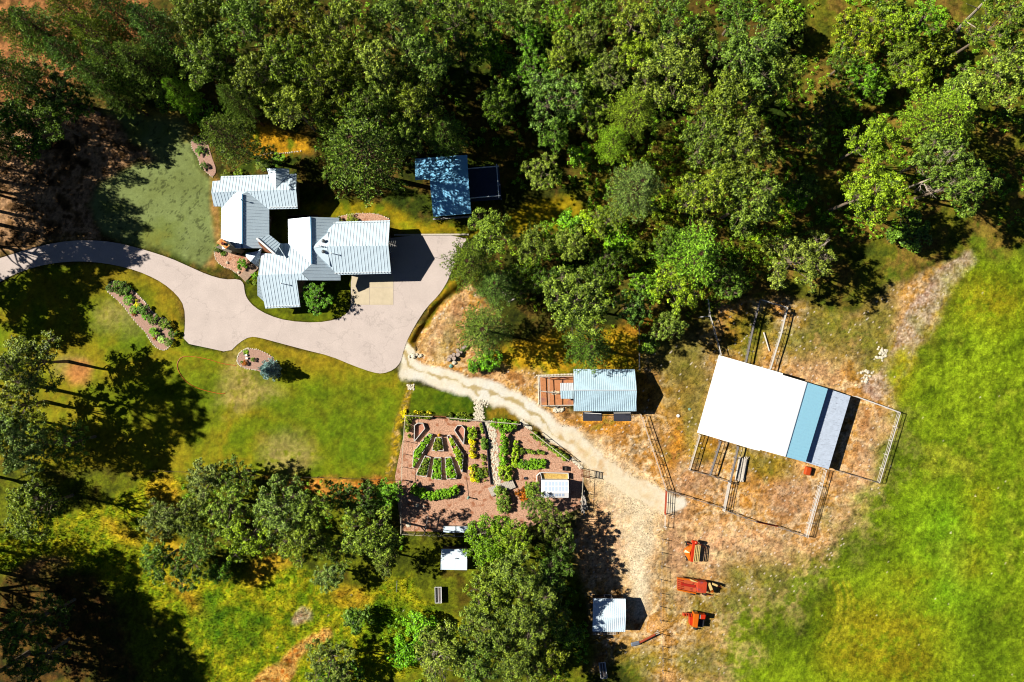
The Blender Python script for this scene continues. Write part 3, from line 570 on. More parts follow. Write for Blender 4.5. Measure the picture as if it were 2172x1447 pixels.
for q in ([(905,885),(1210,880),(1210,1030),(905,1030)], [(1405,900),(1685,895),(1690,1035),(1410,1035)]):
    mb = MB(); mb.prism(wp([Z(u, v, ZC) for u, v in q]), -.1, .06); o = mb.build('dark_slab', mat('dark_grey_slab', A(62,64,78), .8, var=.15, scale=2), None)  # flat dark grey slab on the ground at each coop door
    tag(o, 'dark grey slab at the foot of the coop, ' + ('left one of the pair' if q[0][0] == 905 else 'right one of the pair'), 'ground slab', 'dark slabs in front of the coop doors')
run = empty('chicken_run', at(*Z(460, 520, ZC)), 'timber framed wire run over bare orange soil left of the coop', 'run')
mb = MB(); mb.prism(wp([Z(u, v, ZC) for u, v in ((190,300),(745,285),(745,770),(205,770))]), -.1, .02); mb.build('soil', mat('orange_soil', A(222,150,100), .95, var=.2, scale=2, bump=.4, tint=(A(190,130,110), .6, .55)), run)
zt = 1.9; C4 = [(185,300),(745,285),(745,760),(208,770)]
for u, v in C4 + [(460,292),(470,768),(335,296),(335,770),(196,530)]:
    mb = MB(); b_ = at(*Z(u, v, ZC), 0); mb.box((b_.x, b_.y, zt / 2), (.1, .1, zt)); mb.build('post', wood, run)
for (a, b) in (((185,300),(745,285)),((745,760),(208,770)),((208,770),(185,300)),((335,296),(335,770)),((196,530),(470,560))):
    for z in (zt + .05, .95):
        if a[0] == 335 and z < 1: continue
        p, q = at(*Z(*a, ZC)), at(*Z(*b, ZC)); mb = MB(); mb.beam((p.x, p.y, z), (q.x, q.y, z), .1, .09); mb.build('rail', wood, run)
mb = MB()
for i in range(26):
    p, q = at(*Z(150, 285, ZC)), at(*Z(745, 262, ZC)); c = p.lerp(q, i / 25); mb.rock((c.x, c.y, -.02), .17, i)
    p, q = at(*Z(172, 300, ZC)), at(*Z(178, 750, ZC)); c = p.lerp(q, i / 25); mb.rock((c.x, c.y, -.02), .16, i + 40)
mb.build('stone_edging', mat('white_stone', A(245,235,210), .9, var=.3, scale=4), run, 'pale stone edging')
hut = empty('hen_house', at(*Z(640, 530, ZC)), 'small hen house with a white ridged roof inside the wire run', 'hen house')
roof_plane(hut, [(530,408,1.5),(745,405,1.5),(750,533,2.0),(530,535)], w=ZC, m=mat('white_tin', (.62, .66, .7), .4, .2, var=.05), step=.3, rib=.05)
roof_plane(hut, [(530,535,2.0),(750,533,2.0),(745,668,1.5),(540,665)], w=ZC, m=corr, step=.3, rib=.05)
gable_walls(hut, [(530,408,1.5),(745,405,1.5),(540,665,1.5),(745,668,1.5)], [(530,535,2.0),(750,533,2.0)], ZC, inset=.15, m=woodb, drop=.2)
mb = MB(); mb.beam(at(*Z(465,565,ZC), .1), at(*Z(535,565,ZC), .5), .42, .04); mb.prism(wp([Z(u, v, ZC) for u, v in ((385,535),(465,530),(468,600),(388,598))]), .02, .08); mb.build('ramp', mat('pale_board', A(240,215,180), .9), hut)
mb = MB(); g = random.Random(3)
for i in range(16): c = at(*Z(g.uniform(425, 600), g.uniform(815, 872), ZC)); mb.rock((c.x, c.y, -.02), g.uniform(.2, .42), i)
o = mb.build('rock_heap', MATS['white_stone']); tag(o, 'heap of white rocks against the south side of the chicken run', 'rock heap')

# --- barn
e0 = at(*Z(650, 680, ZB)); barn = empty('barn', (e0.x, e0.y, 0), 'huge barn with a dazzling white main roof, a blue slope and a worn lean-to', 'barn')
sunlit_roof = mat('barn_roof_sunlit', (.82, .82, .80), .45, .1, var=.02, scale=.5)  # west slope: glare of the sun put into the white
br = mat('barn_roof_shaded', (.40, .80, 1.0), .40, .12, var=.06, spec=.5)  # east slope: sky-blue shaded side put into the roof colour
# a long shallow west slope, a short east one
roof_plane(barn, [(362,383),(700,479),(699,488),(826,526,5.0),(712,920,5.0),(580,884),(577,889),(540,881),(247,793,2.3)], w=ZB, m=sunlit_roof, step=.9, rib=.03, label='west slope with the sun glare put into its white')
roof_plane(barn, [(826,526,5.0),(712,920,5.0),(820,950),(938,561,3.7)], w=ZB, m=br, step=.6, rib=.06, label='east slope tinted blue as the shaded side')
mb = MB(); mb.beam(at(*Z(826,526,ZB), 5.06), at(*Z(712,920,ZB), 5.06), .16, .06); mb.build('ridge_cap', trimm, barn)
leanm = mat('worn_galvanised', (.46, .54, .66), .6, .0, var=.15, scale=1.5, tint=((.20, .22, .28), 3.5, .58))
leanm_n = leanm.node_tree
mp = leanm_n.nodes.new('ShaderNodeMapping'); mp.inputs['Rotation'].default_value = (0, 0, math.radians(16)); mp.inputs['Scale'].default_value = (.35, 3.0, 1)
tx = [q for q in leanm_n.nodes if q.type == 'TEX_NOISE'][1]; src = tx.inputs['Vector'].links[0].from_socket; leanm_n.links.new(src, mp.inputs[0]); leanm_n.links.new(mp.outputs[0], tx.inputs['Vector'])
roof_plane(barn, [(936,560,2.75),(1058,600,2.2),(942,988,2.2),(818,949)], w=ZB, m=leanm, step=.6, rib=.04, label='worn grey lean-to roof')
def wquad(pts, z, ins=.25):
    q = [at(*Z(p[0], p[1], ZB), z) for p in pts]; c = sum(q, Vector()) / len(q)
    return [p + (Vector((c.x - p.x, c.y - p.y, 0)).normalized() * ins) for p in q]
barnw = mat('barn_boards', A(120,85,62), .9, var=.3, scale=4)
q = wquad([(362,383),(247,793)], 2.5, .6) + wquad([(712,920),(826,526)], 5.0, .2) ; w0, w1, r1_, r0_ = q
q2 = wquad([(938,561),(820,950)], 3.7, .4); e0_, e1_ = q2
mb = MB(); inw = ((r1_ + r0_) / 2 - (w0 + w1) / 2); inw.z = 0; inw.normalize(); w0 = w0 + inw * 1.6; w1 = w1 + inw * 1.6; e0_ = e0_ - inw * .5; e1_ = e1_ - inw * .5
D = Vector((0, 0, .3)); g0 = lambda p: Vector((p.x, p.y, -.1))
vs = [g0(w0), w0 - D, r0_ - D, e0_ - D, g0(e0_), g0(w1), w1 - D, r1_ - D, e1_ - D, g0(e1_)]
mb.add(vs, [(0, 1, 2, 3, 4), (9, 8, 7, 6, 5), (0, 5, 6, 1), (1, 6, 7, 2), (2, 7, 8, 3), (3, 8, 9, 4), (4, 9, 5, 0)]); mb.build('wall', barnw, barn)
for i in range(6):
    a, b = at(*Z(1045, 602, ZB), 2.1), at(*Z(935, 980, ZB), 2.1); p = a.lerp(b, i / 5); mb = MB(); mb.box((p.x, p.y, 1.0), (.15, .15, 2.05), -.27); mb.build('lean_to_post', wood, barn)
for t in (.25, .6): window(barn, w1, e1_, t, 2.6, .1, 2.2, 'door')

# --- small sheds
def small_shed(name, eN, eS, R, label, cat, m, wm, zr, zee, step=.34):
    c = at((eN[0][0] + eS[1][0]) / 2, (eN[0][1] + eS[1][1]) / 2); t = empty(name, c, label, cat)
    roof_plane(t, [eN[0] + (zee,), eN[1] + (zee,), R[1] + (zr,), R[0]], m=m, step=step, rib=.05)
    roof_plane(t, [R[0] + (zr,), R[1] + (zr,), eS[1] + (zee,), eS[0]], m=m, step=step, rib=.05)
    _, w = gable_walls(t, [eN[0] + (zee,), eN[1] + (zee,), eS[0] + (zee,), eS[1] + (zee,)], [R[0] + (zr,), R[1] + (zr,)], inset=.2, m=wm, drop=.2); return t, w
whitish = mat('pale_blue_tin', (.68, .82, .92), .40, .1, var=.05, spec=.5)
s1, w1s = small_shed('shed', [(1258,1269.5),(1327,1270.5)], [(1257,1339.5),(1326,1340.5)], [(1257.5,1310),(1327.5,1310)], 'white roofed shed on the track side, half under tree shadow, with a slatted rack', 'shed', whitish, mat('dark_boards', A(90,75,60), .9, var=.3), 3.3, 2.3)
window(s1, w1s[1], w1s[0], .5, 1.2, .1, 1.9, 'door')
mb = MB()
for i in range(15): mb.box(at(1260 + i * 3.2, 1343.3, .5), (.12, .5, .05))
mb.beam(at(1258, 1341, .45), at(1307, 1341.5, .45), .06, .06); mb.beam(at(1258, 1346, .45), at(1307, 1346, .45), .06, .06); o = mb.build('slatted_rack', wood); tag(o, 'pale slatted rack lying along the south wall of the white shed', 'rack')
s2, w2s = small_shed('shed', [(936,1165),(991,1165)], [(934.5,1208.5),(990.5,1209.5)], [(935.2,1186),(990.8,1186)], 'little white roofed hut under the trees below the garden fence', 'shed', whitish, MATS['dark_boards'], 2.7, 2.35, step=5)
mb = MB(); c = at(967, 1184, 2.7); mb.tube(c - Vector((0, 0, .2)), c + Vector((0, 0, .4)), .08, n=8); mb.build('vent_pipe', darkm, s2)

# --- greenhouse
e0 = at(*Z(560, 700, ZI)); gh = empty('greenhouse', (e0.x, e0.y, 0), 'white framed greenhouse with glazed roof panes in the garden corner', 'greenhouse')
pane = mat('greenhouse_pane', (.45, .55, .72), .25, 0, var=.08, spec=.6)
white_frame = mat('white_frame_bright', (.80, .80, .80), .5, var=.03)
for (pts, rows, v0, v1) in (([(217,462,2.0),(918,470,2.0),(920,792,2.9),(215,785)], 2, 490, 760), ([(215,785,2.9),(920,792,2.9),(918,918,2.2),(212,912)], 1, 800, 895)):
    roof_plane(gh, pts, w=ZI, m=white_frame, ribs=False, thick=.08)
    P, nr = plane_pts([Z(p[0], p[1], ZI) + tuple(p[2:]) for p in pts]); C = Vector((0, 0, H))
    for i in range(7):
        for j in range(rows):
            u0 = 312 + i * 86; a = v0 + (v1 - v0) * j / rows + 10; b_ = v0 + (v1 - v0) * (j + 1) / rows - 14
            if rows == 1 and i == 6: continue
            q = []
            for u, v in ((u0, a), (u0 + 62, a), (u0 + 62, b_), (u0, b_)):
                d = at(*Z(u, v, ZI), 0) - C; t = (P[0] + nr * .02 - C).dot(nr) / d.dot(nr); q.append(C + d * t)
            mb = MB(); mb.slab(q, .03); mb.build('pane', pane, gh)
gable_walls(gh, [(217,462,2.0),(918,470,2.0),(212,912,2.2),(918,918,2.2)], [(215,785,2.9),(920,792,2.9)], ZI, inset=.08, m=pane, drop=.15)
# straw bed north of the greenhouse
sb = empty('straw_bed', at(*Z(560, 350, ZI)), 'long framed bed of yellow straw against the north side of the greenhouse', 'raised bed')
mb = MB()
for a, b in (((190,268),(915,285)), ((190,268),(240,460)), ((905,285),(912,430)), ((90,360),(190,268)), ((95,370),(110,540))): mb.beam(at(*Z(*a, ZI), .45), at(*Z(*b, ZI), .45), .09, .5)
mb.build('frame', framew, sb)
mb = MB(); mb.prism(wp([Z(u, v, ZI) for u, v in ((195,280),(900,295),(905,455),(235,455))]), -.05, .3); mb.build('straw', mat('straw', A(240,200,110), .95, var=.5, scale=5, bump=1, tint=(A(190,115,50), 1.5, .58)), sb)

# ------------------------------------------------------------------ fences and gates
def fence(name, label, cat, runs, h=1.35, rails=3, m=None, spacing=2.4, pw=.11, rw=.07, group=None, w=None, wires=False, pm=None, top=None):
    rw = rw * .8
    """runs: polylines on the ground in photo pixels; every post and every rail level a mesh of its own"""
    m = m or steel
    if w: runs = [[Z(p[0], p[1], w) for p in r] for r in runs]
    t = empty(name, at(*runs[0][0]), label, cat, group)
    for r in runs:
        P = [at(*p) for p in r]; lens = [(P[i + 1] - P[i]).length for i in range(len(P) - 1)]; tot = sum(lens); k = max(1, round(tot / spacing))
        def pos(d):
            for i, l in enumerate(lens):
                if d <= l or i == len(lens) - 1: return P[i].lerp(P[i + 1], min(1, d / l))
                d -= l
        for i in range(k + 1):
            p = pos(tot * i / k); mb = MB(); mb.tube((p.x, p.y, -.2), (p.x, p.y, h + .05), pw / 2, n=6); mb.build('post', pm or m, t)
        for j in range(rails):
            z = h * (j + 1) / rails; mb = MB(); ww = rw * (.55 if j < rails - 1 else 1) if not wires else .012
            if j == rails - 1 and top: ww = top
            for i in range(len(P) - 1):
                for s in range(max(1, int(lens[i] / 2.5))):
                    q = max(1, int(lens[i] / 2.5)); a = P[i].lerp(P[i + 1], s / q); b = P[i].lerp(P[i + 1], (s + 1) / q); mb.beam((a.x, a.y, z), (b.x, b.y, z), ww, rw if not wires else .012)
            mb.build('wire' if wires and not (j == rails - 1 and top) else 'rail', m, t)
    return t
greyw = mat('grey_timber', A(150,145,145), .9, var=.3, scale=5)
def gate(label, a, b, m, bars=5, h=1.35, group=None):
    p, q = at(*a), at(*b); t = empty('gate', p, label, 'gate', group)
    for s in (p, q): mb = MB(); mb.tube((s.x, s.y, -.2), (s.x, s.y, h + .1), .07, n=6); mb.build('post', m, t)
    fr = MB()
    for k in (0, .5, 1): s = p.lerp(q, .01 + k * .98); fr.tube((s.x, s.y, .12), (s.x, s.y, h), .035)
    fr.build('gate_frame', m, t)
    for j in range(bars): mb = MB(); z = .15 + (h - .18) * j / (bars - 1); mb.beam((p.x, p.y, z), (q.x, q.y, z), .06, .055); mb.build('bar', m, t)
    return t
fence('fence', 'pale rail fence running from the coop corner down to the red gate', 'fence', [[(1357,878),(1366,905),(1380,945),(1410,1036)]], top=.12, m=mat('pale_rail', A(225,205,185), .8, var=.2))
fence('fence', 'dark low rail fence from the red gate east to the white gate', 'fence', [[(1411,1038),(1463,1054),(1530,1075)]], m=greyw, rails=3)
gate('white metal gate running up from the dark rail fence to the small pens', (1544.5,1023), (1532.5,1082), steel)
fence('fence', 'grey rail fence on the south-west side of the big barn pen', 'fence', [[(1534,1079),(1560,1090),(1602,1105)]], m=greyw)
gate('long rust brown gate at the bottom of the big barn pen', (1603,1105), (1643,1113.5), rustm, bars=5)
fence('fence', 'grey rail fence right of the rust brown gate', 'fence', [[(1644,1114),(1706,1136)]], m=greyw)
fence('fence', 'white pipe fence on the right side of the big barn pen', 'fence', [[(1746,995),(1707,1136)],[(1733,1030),(1703,1134)]], top=.1)
fence('fence', 'white pipe fence on the left edge of the small barn pens', 'fence', [[(1481,921),(1459.5,994)]], top=.12)
fence('fence', 'dark rail fence along the foot of the small barn pens', 'fence', [[(1460,995),(1502,1006),(1544,1021)]], m=greyw)
fence('fence', 'left of two grey board fences dividing the small barn pens', 'fence', [[(1524,934),(1502,1005)]], m=greyw, top=.26, group='grey pen dividers')
fence('fence', 'right of two grey board fences dividing the small barn pens', 'fence', [[(1561,945),(1544,1020)]], m=greyw, top=.26, group='grey pen dividers')
fence('fence', 'long grey board fence on the top side of the bare east pen', 'fence', [[(1808,840),(1850,855),(1901,874)]], m=steel, top=.2)
fence('fence', 'white pipe fence on the far right side of the bare east pen', 'fence', [[(1901,874),(1857,1022)]], top=.12)
fence('fence', 'dark rail fence on the bottom side of the bare east pen', 'fence', [[(1857,1022),(1770,996)]], m=greyw)
gate('red metal gate at the end of the gravel track', (1411.5,1041), (1409,1088), mat('red_gate', A(205,90,60), .6, .1, var=.2))
fence('fence', 'short grey panel fence directly below the red gate', 'fence', [[(1408.5,1091),(1407.5,1116)]], m=steel, rails=2)
fence('wire_fence', 'thin post and wire fence running south past the orange machines', 'fence', [[(1404,1143),(1402,1198),(1400,1256),(1400,1315)],[(1403,1345),(1405,1447)]], wires=True, m=greyw, pw=.12, h=1.3)
fence('fence', 'dark weathered board fence north of the barn, left side of the weedy pen', 'fence', [[(1606,640),(1591,700),(1577,768)]], m=greyw, top=.28)
fence('fence', 'white board fence north of the barn, right side of the weedy pen', 'fence', [[(1664,654),(1650,712),(1628,783)]], top=.22)
fence('fence', 'narrow rail fence closing the top end of the weedy pen', 'fence', [[(1610,637),(1664,653)]], top=.12)
fence('fence', 'crooked pale rail fence from the trees to the barn corner', 'fence', [[(1498,636),(1502,671),(1510,695),(1525,752)],[(1482,673),(1502,671)]], rails=2, spacing=3.2, pw=.08, top=.14)
fence('fence', 'straight thin rail fence north of the coop, under the trees', 'fence', [[(1353,690),(1354,735),(1354,784)]], rails=2, spacing=3, pw=.09, top=.1)
lowf = mat('low_fence_wood', A(110,95,75), .9, var=.3)
gf = mat('garden_fence_wood', A(225,215,190), .9, var=.2)
fence('garden_fence', 'white rail fence along the top left of the garden', 'fence', [[(863,879.5),(919,882)]], rails=3, m=gf, pm=gf, wires=True, top=.1, h=1.7, group='fence panels round the kitchen garden')
fence('garden_fence', 'white rail fence along the garden top, between the lawn and the beds', 'fence', [[(949,884),(1000,889),(1060,894),(1104,898)]], rails=3, m=gf, wires=True, top=.12, h=1.7, group='fence panels round the kitchen garden')
fence('garden_fence', 'white rail fence slanting beside the gravel track', 'fence', [[(1126,912),(1165,943),(1205,974)]], rails=3, m=gf, wires=True, top=.12, h=1.7, group='fence panels round the kitchen garden')
fence('garden_fence', 'pale rail fence down the left side of the garden', 'fence', [[(862,880),(857,950),(854,1020),(853,1128)]], rails=3, m=gf, wires=True, top=.09, h=1.7, group='fence panels round the kitchen garden')
fence('garden_fence', 'thin rail fence along the shaded bottom of the garden', 'fence', [[(853,1128),(900,1131),(985,1133),(1060,1120),(1100,1105)]], rails=3, m=gf, wires=True, top=.07, h=1.7, group='fence panels round the kitchen garden')
fence('garden_fence', 'pale rail fence on the right of the greenhouse', 'fence', [[(1235,1010),(1233,1045),(1231,1078)]], rails=3, m=gf, wires=True, top=.1, h=1.7, group='fence panels round the kitchen garden')
fence('fence', 'thin low fence between the south lawn and the rough grass', 'fence', [[(305,997),(435,1001),(560,1008),(700,1012),(860,1018)]], rails=2, m=lowf, wires=True, top=.03, h=.8, spacing=4)
gate('reddish timber gate in the gap at the top of the garden fence', (920,882), (947,883.5), woodb, bars=4, h=1.2)
tr = empty('trellis', at(1243, 1003), 'brown timber ladder frame at the garden corner by the track', 'trellis')
for i in range(6): mb = MB(); mb.beam(at(1234 + i * 3.2, 997 + i * .7, 1.9), at(1234.5 + i * 3.2, 1010 + i * .7, 1.9), .07, .07); mb.build('slat', woodb, tr)
for a in ((1233.5,996.5),(1251,1000.5),(1234,1011),(1251,1014)): p = at(*a, 1.85); mb = MB(); mb.box((p.x, p.y, .95), (.09, .09, 1.9)); mb.build('post', woodb, tr)
mb = MB(); mb.beam(at(1233,996.3,1.98), at(1251.5,1000.5,1.98), .1, .08); mb.build('rail', woodb, tr); mb = MB(); mb.beam(at(1233.5,1011,1.98), at(1251.5,1014.6,1.98), .1, .08); mb.build('rail', woodb, tr)

# ------------------------------------------------------------------ plants: leaf clouds
def leaves(C, Rr, per, size, g, up=.5, shell=.55, aspect=.6, squash=.8):
    """C: clump centres, Rr: clump radii -> rhombic leaves"""
    C = np.repeat(C, per, 0); Rr = np.repeat(Rr, per)[:, None]; n = len(C)
    d = g.normal(size=(n, 3)); d /= np.linalg.norm(d, axis=1)[:, None]; d[:, 2] = np.where(d[:, 2] < -.2, -d[:, 2], d[:, 2])
    r = shell + (1 - shell) * g.random((n, 1)); P = C + d * r * Rr * np.array([1, 1, squash])
    nr = d * .8 + np.array([0, 0, up]) + g.normal(size=(n, 3)) * .55; nr /= np.linalg.norm(nr, axis=1)[:, None]
    t = np.cross(nr, g.normal(size=(n, 3))); t /= np.linalg.norm(t, axis=1)[:, None]; bt = np.cross(nr, t)
    s = size * g.uniform(.6, 1.3, (n, 1)); V = np.stack([P - t * s, P - bt * s * aspect, P + t * s, P + bt * s * aspect], 1)
    return V.reshape(-1, 3)
def needles(C, D, per, ln, wd, g):
    """tufts of blades that fan out round the direction D"""
    C = np.repeat(C, per, 0); D = np.repeat(D, per, 0); n = len(C)
    v = D * .7 + g.normal(size=(n, 3)) * .6 + np.array([0, 0, .25]); v /= np.linalg.norm(v, axis=1)[:, None]
    s = np.cross(v, g.normal(size=(n, 3))); s /= np.linalg.norm(s, axis=1)[:, None]; l = ln * g.uniform(.6, 1.2, (n, 1))
    return np.stack([C, C + v * l * .5 + s * wd, C + v * l, C + v * l * .5 - s * wd], 1).reshape(-1, 3)
def quads(name, V, m):
    n = len(V); me = bpy.data.meshes.new(name); me.vertices.add(n); me.vertices.foreach_set('co', V.ravel().astype(np.float32))
    me.loops.add(n); me.loops.foreach_set('vertex_index', np.arange(n, dtype=np.int32)); me.polygons.add(n // 4)
    me.polygons.foreach_set('loop_start', np.arange(0, n, 4, dtype=np.int32)); me.update(calc_edges=True); me.materials.append(m); return me
lf = leafmat('broad_leaf', (.012, .03, .002), (.33, .45, .035), .12); ndl = leafmat('pine_needle', (.012, .034, .004), (.34, .50, .05), .08)
shr = leafmat('shrub_leaf', (.014, .04, .003), (.33, .50, .03), .12); blue = leafmat('blue_needle', (.08, .17, .17), (.55, .82, .76), .1)
bark = mat('pale_bark', A(140,125,105), .9, var=.35, scale=4); barkp = mat('pine_bark', A(95,70,50), .9, var=.4, scale=4)
dead = mat('bleached_twig', A(215,200,180), .9, var=.2)
def mesh_of(mb, name, m):
    me = bpy.data.meshes.new(name); me.from_pydata(mb.v, [], mb.f); me.materials.append(m); me.update(); return me

def proto_broad(seed, R=6.0, Ht=18.0, lobes=13, per=40, size=.17, dome=.75, clumps=20, open_=.0, base=.32, zf=.62):
    """broadleaf tree: trunk, limbs to lobes, twigs to clumps, leaves round the clumps"""
    g = np.random.default_rng(seed); rr = random.Random(seed); mb = MB(); cen = []; rad = []
    zc = Ht * zf; t0 = Vector((0, 0, Ht * base)); mb.tube((0, 0, -.4), t0, .34, .24, 8)
    lean = Vector((rr.uniform(-.5, .5), rr.uniform(-.5, .5), 0)); top = Vector((0, 0, Ht * .8)) + lean; mb.tube(t0, top, .24, .06, 7)
    L_ = [(0, 0, Ht * .86, R * .34)]
    for i in range(lobes):
        a = 6.283 * i / lobes * 1.618 + rr.uniform(-.3, .3); q = R * rr.uniform(.42, .80) if i > 2 else R * rr.uniform(.2, .45)
        L_.append((q * math.cos(a), q * math.sin(a), zc + (1 - (q / R) ** 2) * Ht * .20 + rr.uniform(-1.6, 1.2), R * rr.uniform(.23, .36)))
    for x, y, z, r in L_:
        c = Vector((x, y, z)); s = t0.lerp(top, rr.uniform(.05, .6)); mid = s.lerp(c, .5) + Vector((0, 0, -.5)); mb.tube(s, mid, .13, .08, 5, False); mb.tube(mid, c, .08, .035, 5, False)
        for k in range(clumps):
            d = Vector((rr.gauss(0, 1), rr.gauss(0, 1), rr.gauss(.35, .8))).normalized(); p = c + Vector((d.x, d.y, d.z * dome)) * r * rr.uniform(.7, 1.1)
            if rr.random() < open_: mb.tube(c, p * 1.0, .03, .012, 4, False); continue
            cen.append(p); rad.append(r * rr.uniform(.24, .46)); mb.tube(c, p, .03, .012, 4, False)
    return mesh_of(mb, 'trunk', bark), quads('crown', leaves(np.array(cen), np.array(rad), per, size, g, shell=.2), lf), R, Ht
def proto_pine(seed, R=4.6, Ht=20.0, base=.34, tuft=.34, whorls=26, m=None, conic=.9, per=9, wd=.05):
    g = np.random.default_rng(seed); rr = random.Random(seed); mb = MB(); C = []; D = []
    mb.tube((0, 0, -.4), (0, 0, Ht * .97), .32, .05, 8)
    for w in range(whorls):
        t = w / (whorls - 1); z = Ht * (base + (1 - base) * t * .97); rad = R * max(.12, (1 - t ** 1.7) ** conic) * (1 if t > .12 else .75)
        nb = rr.randint(5, 7); a0 = rr.uniform(0, 6.28)
        for b_ in range(nb):
            a = a0 + 6.283 * b_ / nb + rr.uniform(-.25, .25); l = rad * rr.uniform(.7, 1.12); d = Vector((math.cos(a), math.sin(a), rr.uniform(-.05, .25) + .3 * t))
            e = Vector((0, 0, z)) + d * l; mb.tube((0, 0, z), e, .05, .015, 4, False)
            k = max(2, int(l / .42))
            for j in range(k):
                f = .3 + .7 * (j + 1) / k; p = Vector((0, 0, z)) + d * l * f; sw = (1 - f) * l * .55 + .18
                for s in (-1, 1):
                    C.append(p + Vector((-d.y, d.x, 0)) * s * rr.uniform(0, sw) + Vector((0, 0, rr.uniform(-.1, .15)))); D.append(d + Vector((-d.y, d.x, 0)) * s * .6)
    return mesh_of(mb, 'trunk', barkp), quads('crown', needles(np.array(C), np.array(D), per, tuft, wd, g), m or ndl), R, Ht
def proto_bush(seed, R=2.2, Ht=3.0, n=34, per=60, size=.13, m=None, squash=.8):
    g = np.random.default_rng(seed); rr = random.Random(seed); mb = MB(); cen = []; rad = []
    for i in range(n):
        a = rr.uniform(0, 6.28); q = R * .82 * math.sqrt(rr.random()); z = Ht * (.35 + .45 * (1 - (q / R) ** 2)) + rr.uniform(-.35, .3)
        c = Vector((q * math.cos(a), q * math.sin(a), z)); cen.append(c); rad.append(R * rr.uniform(.16, .30)); mb.tube((q * .15 * math.cos(a), q * .15 * math.sin(a), -.2), c, .045, .015, 4, False)
    return mesh_of(mb, 'stems', bark), quads('foliage', leaves(np.array(cen), np.array(rad), per, size, g, squash=squash), m or shr), R, Ht
def proto_dead(seed, R=3.0, Ht=9.0):
    rr = random.Random(seed); mb = MB(); mb.tube((0, 0, -.3), (0, 0, Ht * .6), .16, .08, 6)
    def br(p, d, l, r, k):
        e = p + d * l; mb.tube(p, e, r, r * .5, 4, False)
        if k:
            for _ in range(3): br(p.lerp(e, rr.uniform(.4, 1)), (d + Vector((rr.gauss(0, .5), rr.gauss(0, .5), rr.gauss(.1, .3)))).normalized(), l * .6, r * .55, k - 1)
    for i in range(9):
        a = i * .75; br(Vector((0, 0, Ht * rr.uniform(.3, .6))), Vector((math.cos(a), math.sin(a), .5)).normalized(), R * .6, .06, 3)
    return mesh_of(mb, 'branches', dead), None, R, Ht
PROT = {'C': [proto_broad(i + 1, lobes=13 + i % 3, open_=.06 * (i % 3)) for i in range(6)],
        'S': [proto_broad(i + 30, R=4.5, Ht=10, lobes=13, clumps=13, per=52, size=.13, dome=.8) for i in range(3)],
        'P': [proto_pine(i + 50, R=4.6 + .3 * i) for i in range(3)],
        'B': [proto_bush(i + 70) for i in range(4)], 'D': [proto_dead(90), proto_dead(91)], 'T': [proto_broad(95, R=7, Ht=28, lobes=17, base=.6, zf=.70)]}
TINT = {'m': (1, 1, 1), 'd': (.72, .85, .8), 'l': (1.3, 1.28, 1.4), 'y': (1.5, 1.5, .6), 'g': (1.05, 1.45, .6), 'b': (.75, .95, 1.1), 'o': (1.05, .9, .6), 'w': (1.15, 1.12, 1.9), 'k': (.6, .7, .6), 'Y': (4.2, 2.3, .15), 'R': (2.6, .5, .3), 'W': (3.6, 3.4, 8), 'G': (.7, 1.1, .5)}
NAME = {'T': 'tall_tree', 'C': 'cottonwood_tree', 'S': 'broadleaf_tree', 'P': 'pine_tree', 'B': 'shrub', 'D': 'bare_tree'}
CAT = {'T': 'tree', 'C': 'tree', 'S': 'tree', 'P': 'tree', 'B': 'shrub', 'D': 'bare tree'}
cnt = 0
def plant(kind, px, py, rpx, ht, tint, label, group=None, name=None, cat=None):
    """crown centre at the photo pixel (px, py), crown radius rpx pixels, height ht metres"""
    global cnt; cnt += 1; rr = random.Random(cnt * 13 + 5); pr = PROT[kind][cnt % len(PROT[kind])]; zc = ht * (.76 if kind == 'T' else .68 if kind in 'CS' else .66 if kind == 'P' else .5)
    p = at(px, py, zc); R = rpx * S * (H - zc) / H; k = R / pr[2] * (1.02 if kind != 'P' else 1.0); kz = ht / pr[3]
    k *= 1.2 if kind == 'B' else 1.0
    t = empty(name or NAME[kind], (p.x, p.y, -.05), label, cat or CAT[kind], group); rz = rr.uniform(0, 6.28)
    c = TINT[tint]; j = rr.uniform(.85, 1.15); c = (c[0] * rr.uniform(.82, 1.06), c[1], c[2] * rr.uniform(.7, 1.4))
    for me, nm in ((pr[0], pr[0].name.split('.')[0]), (pr[1], None if pr[1] is None else pr[1].name.split('.')[0])):
        if me is None: continue
        o = bpy.data.objects.new(nm, me); COL.objects.link(o); o.parent = t; o.rotation_euler = (0, 0, rz); o.scale = (k, k, kz); o.color = (c[0] * j, c[1] * j, c[2] * j, 1)
    return t

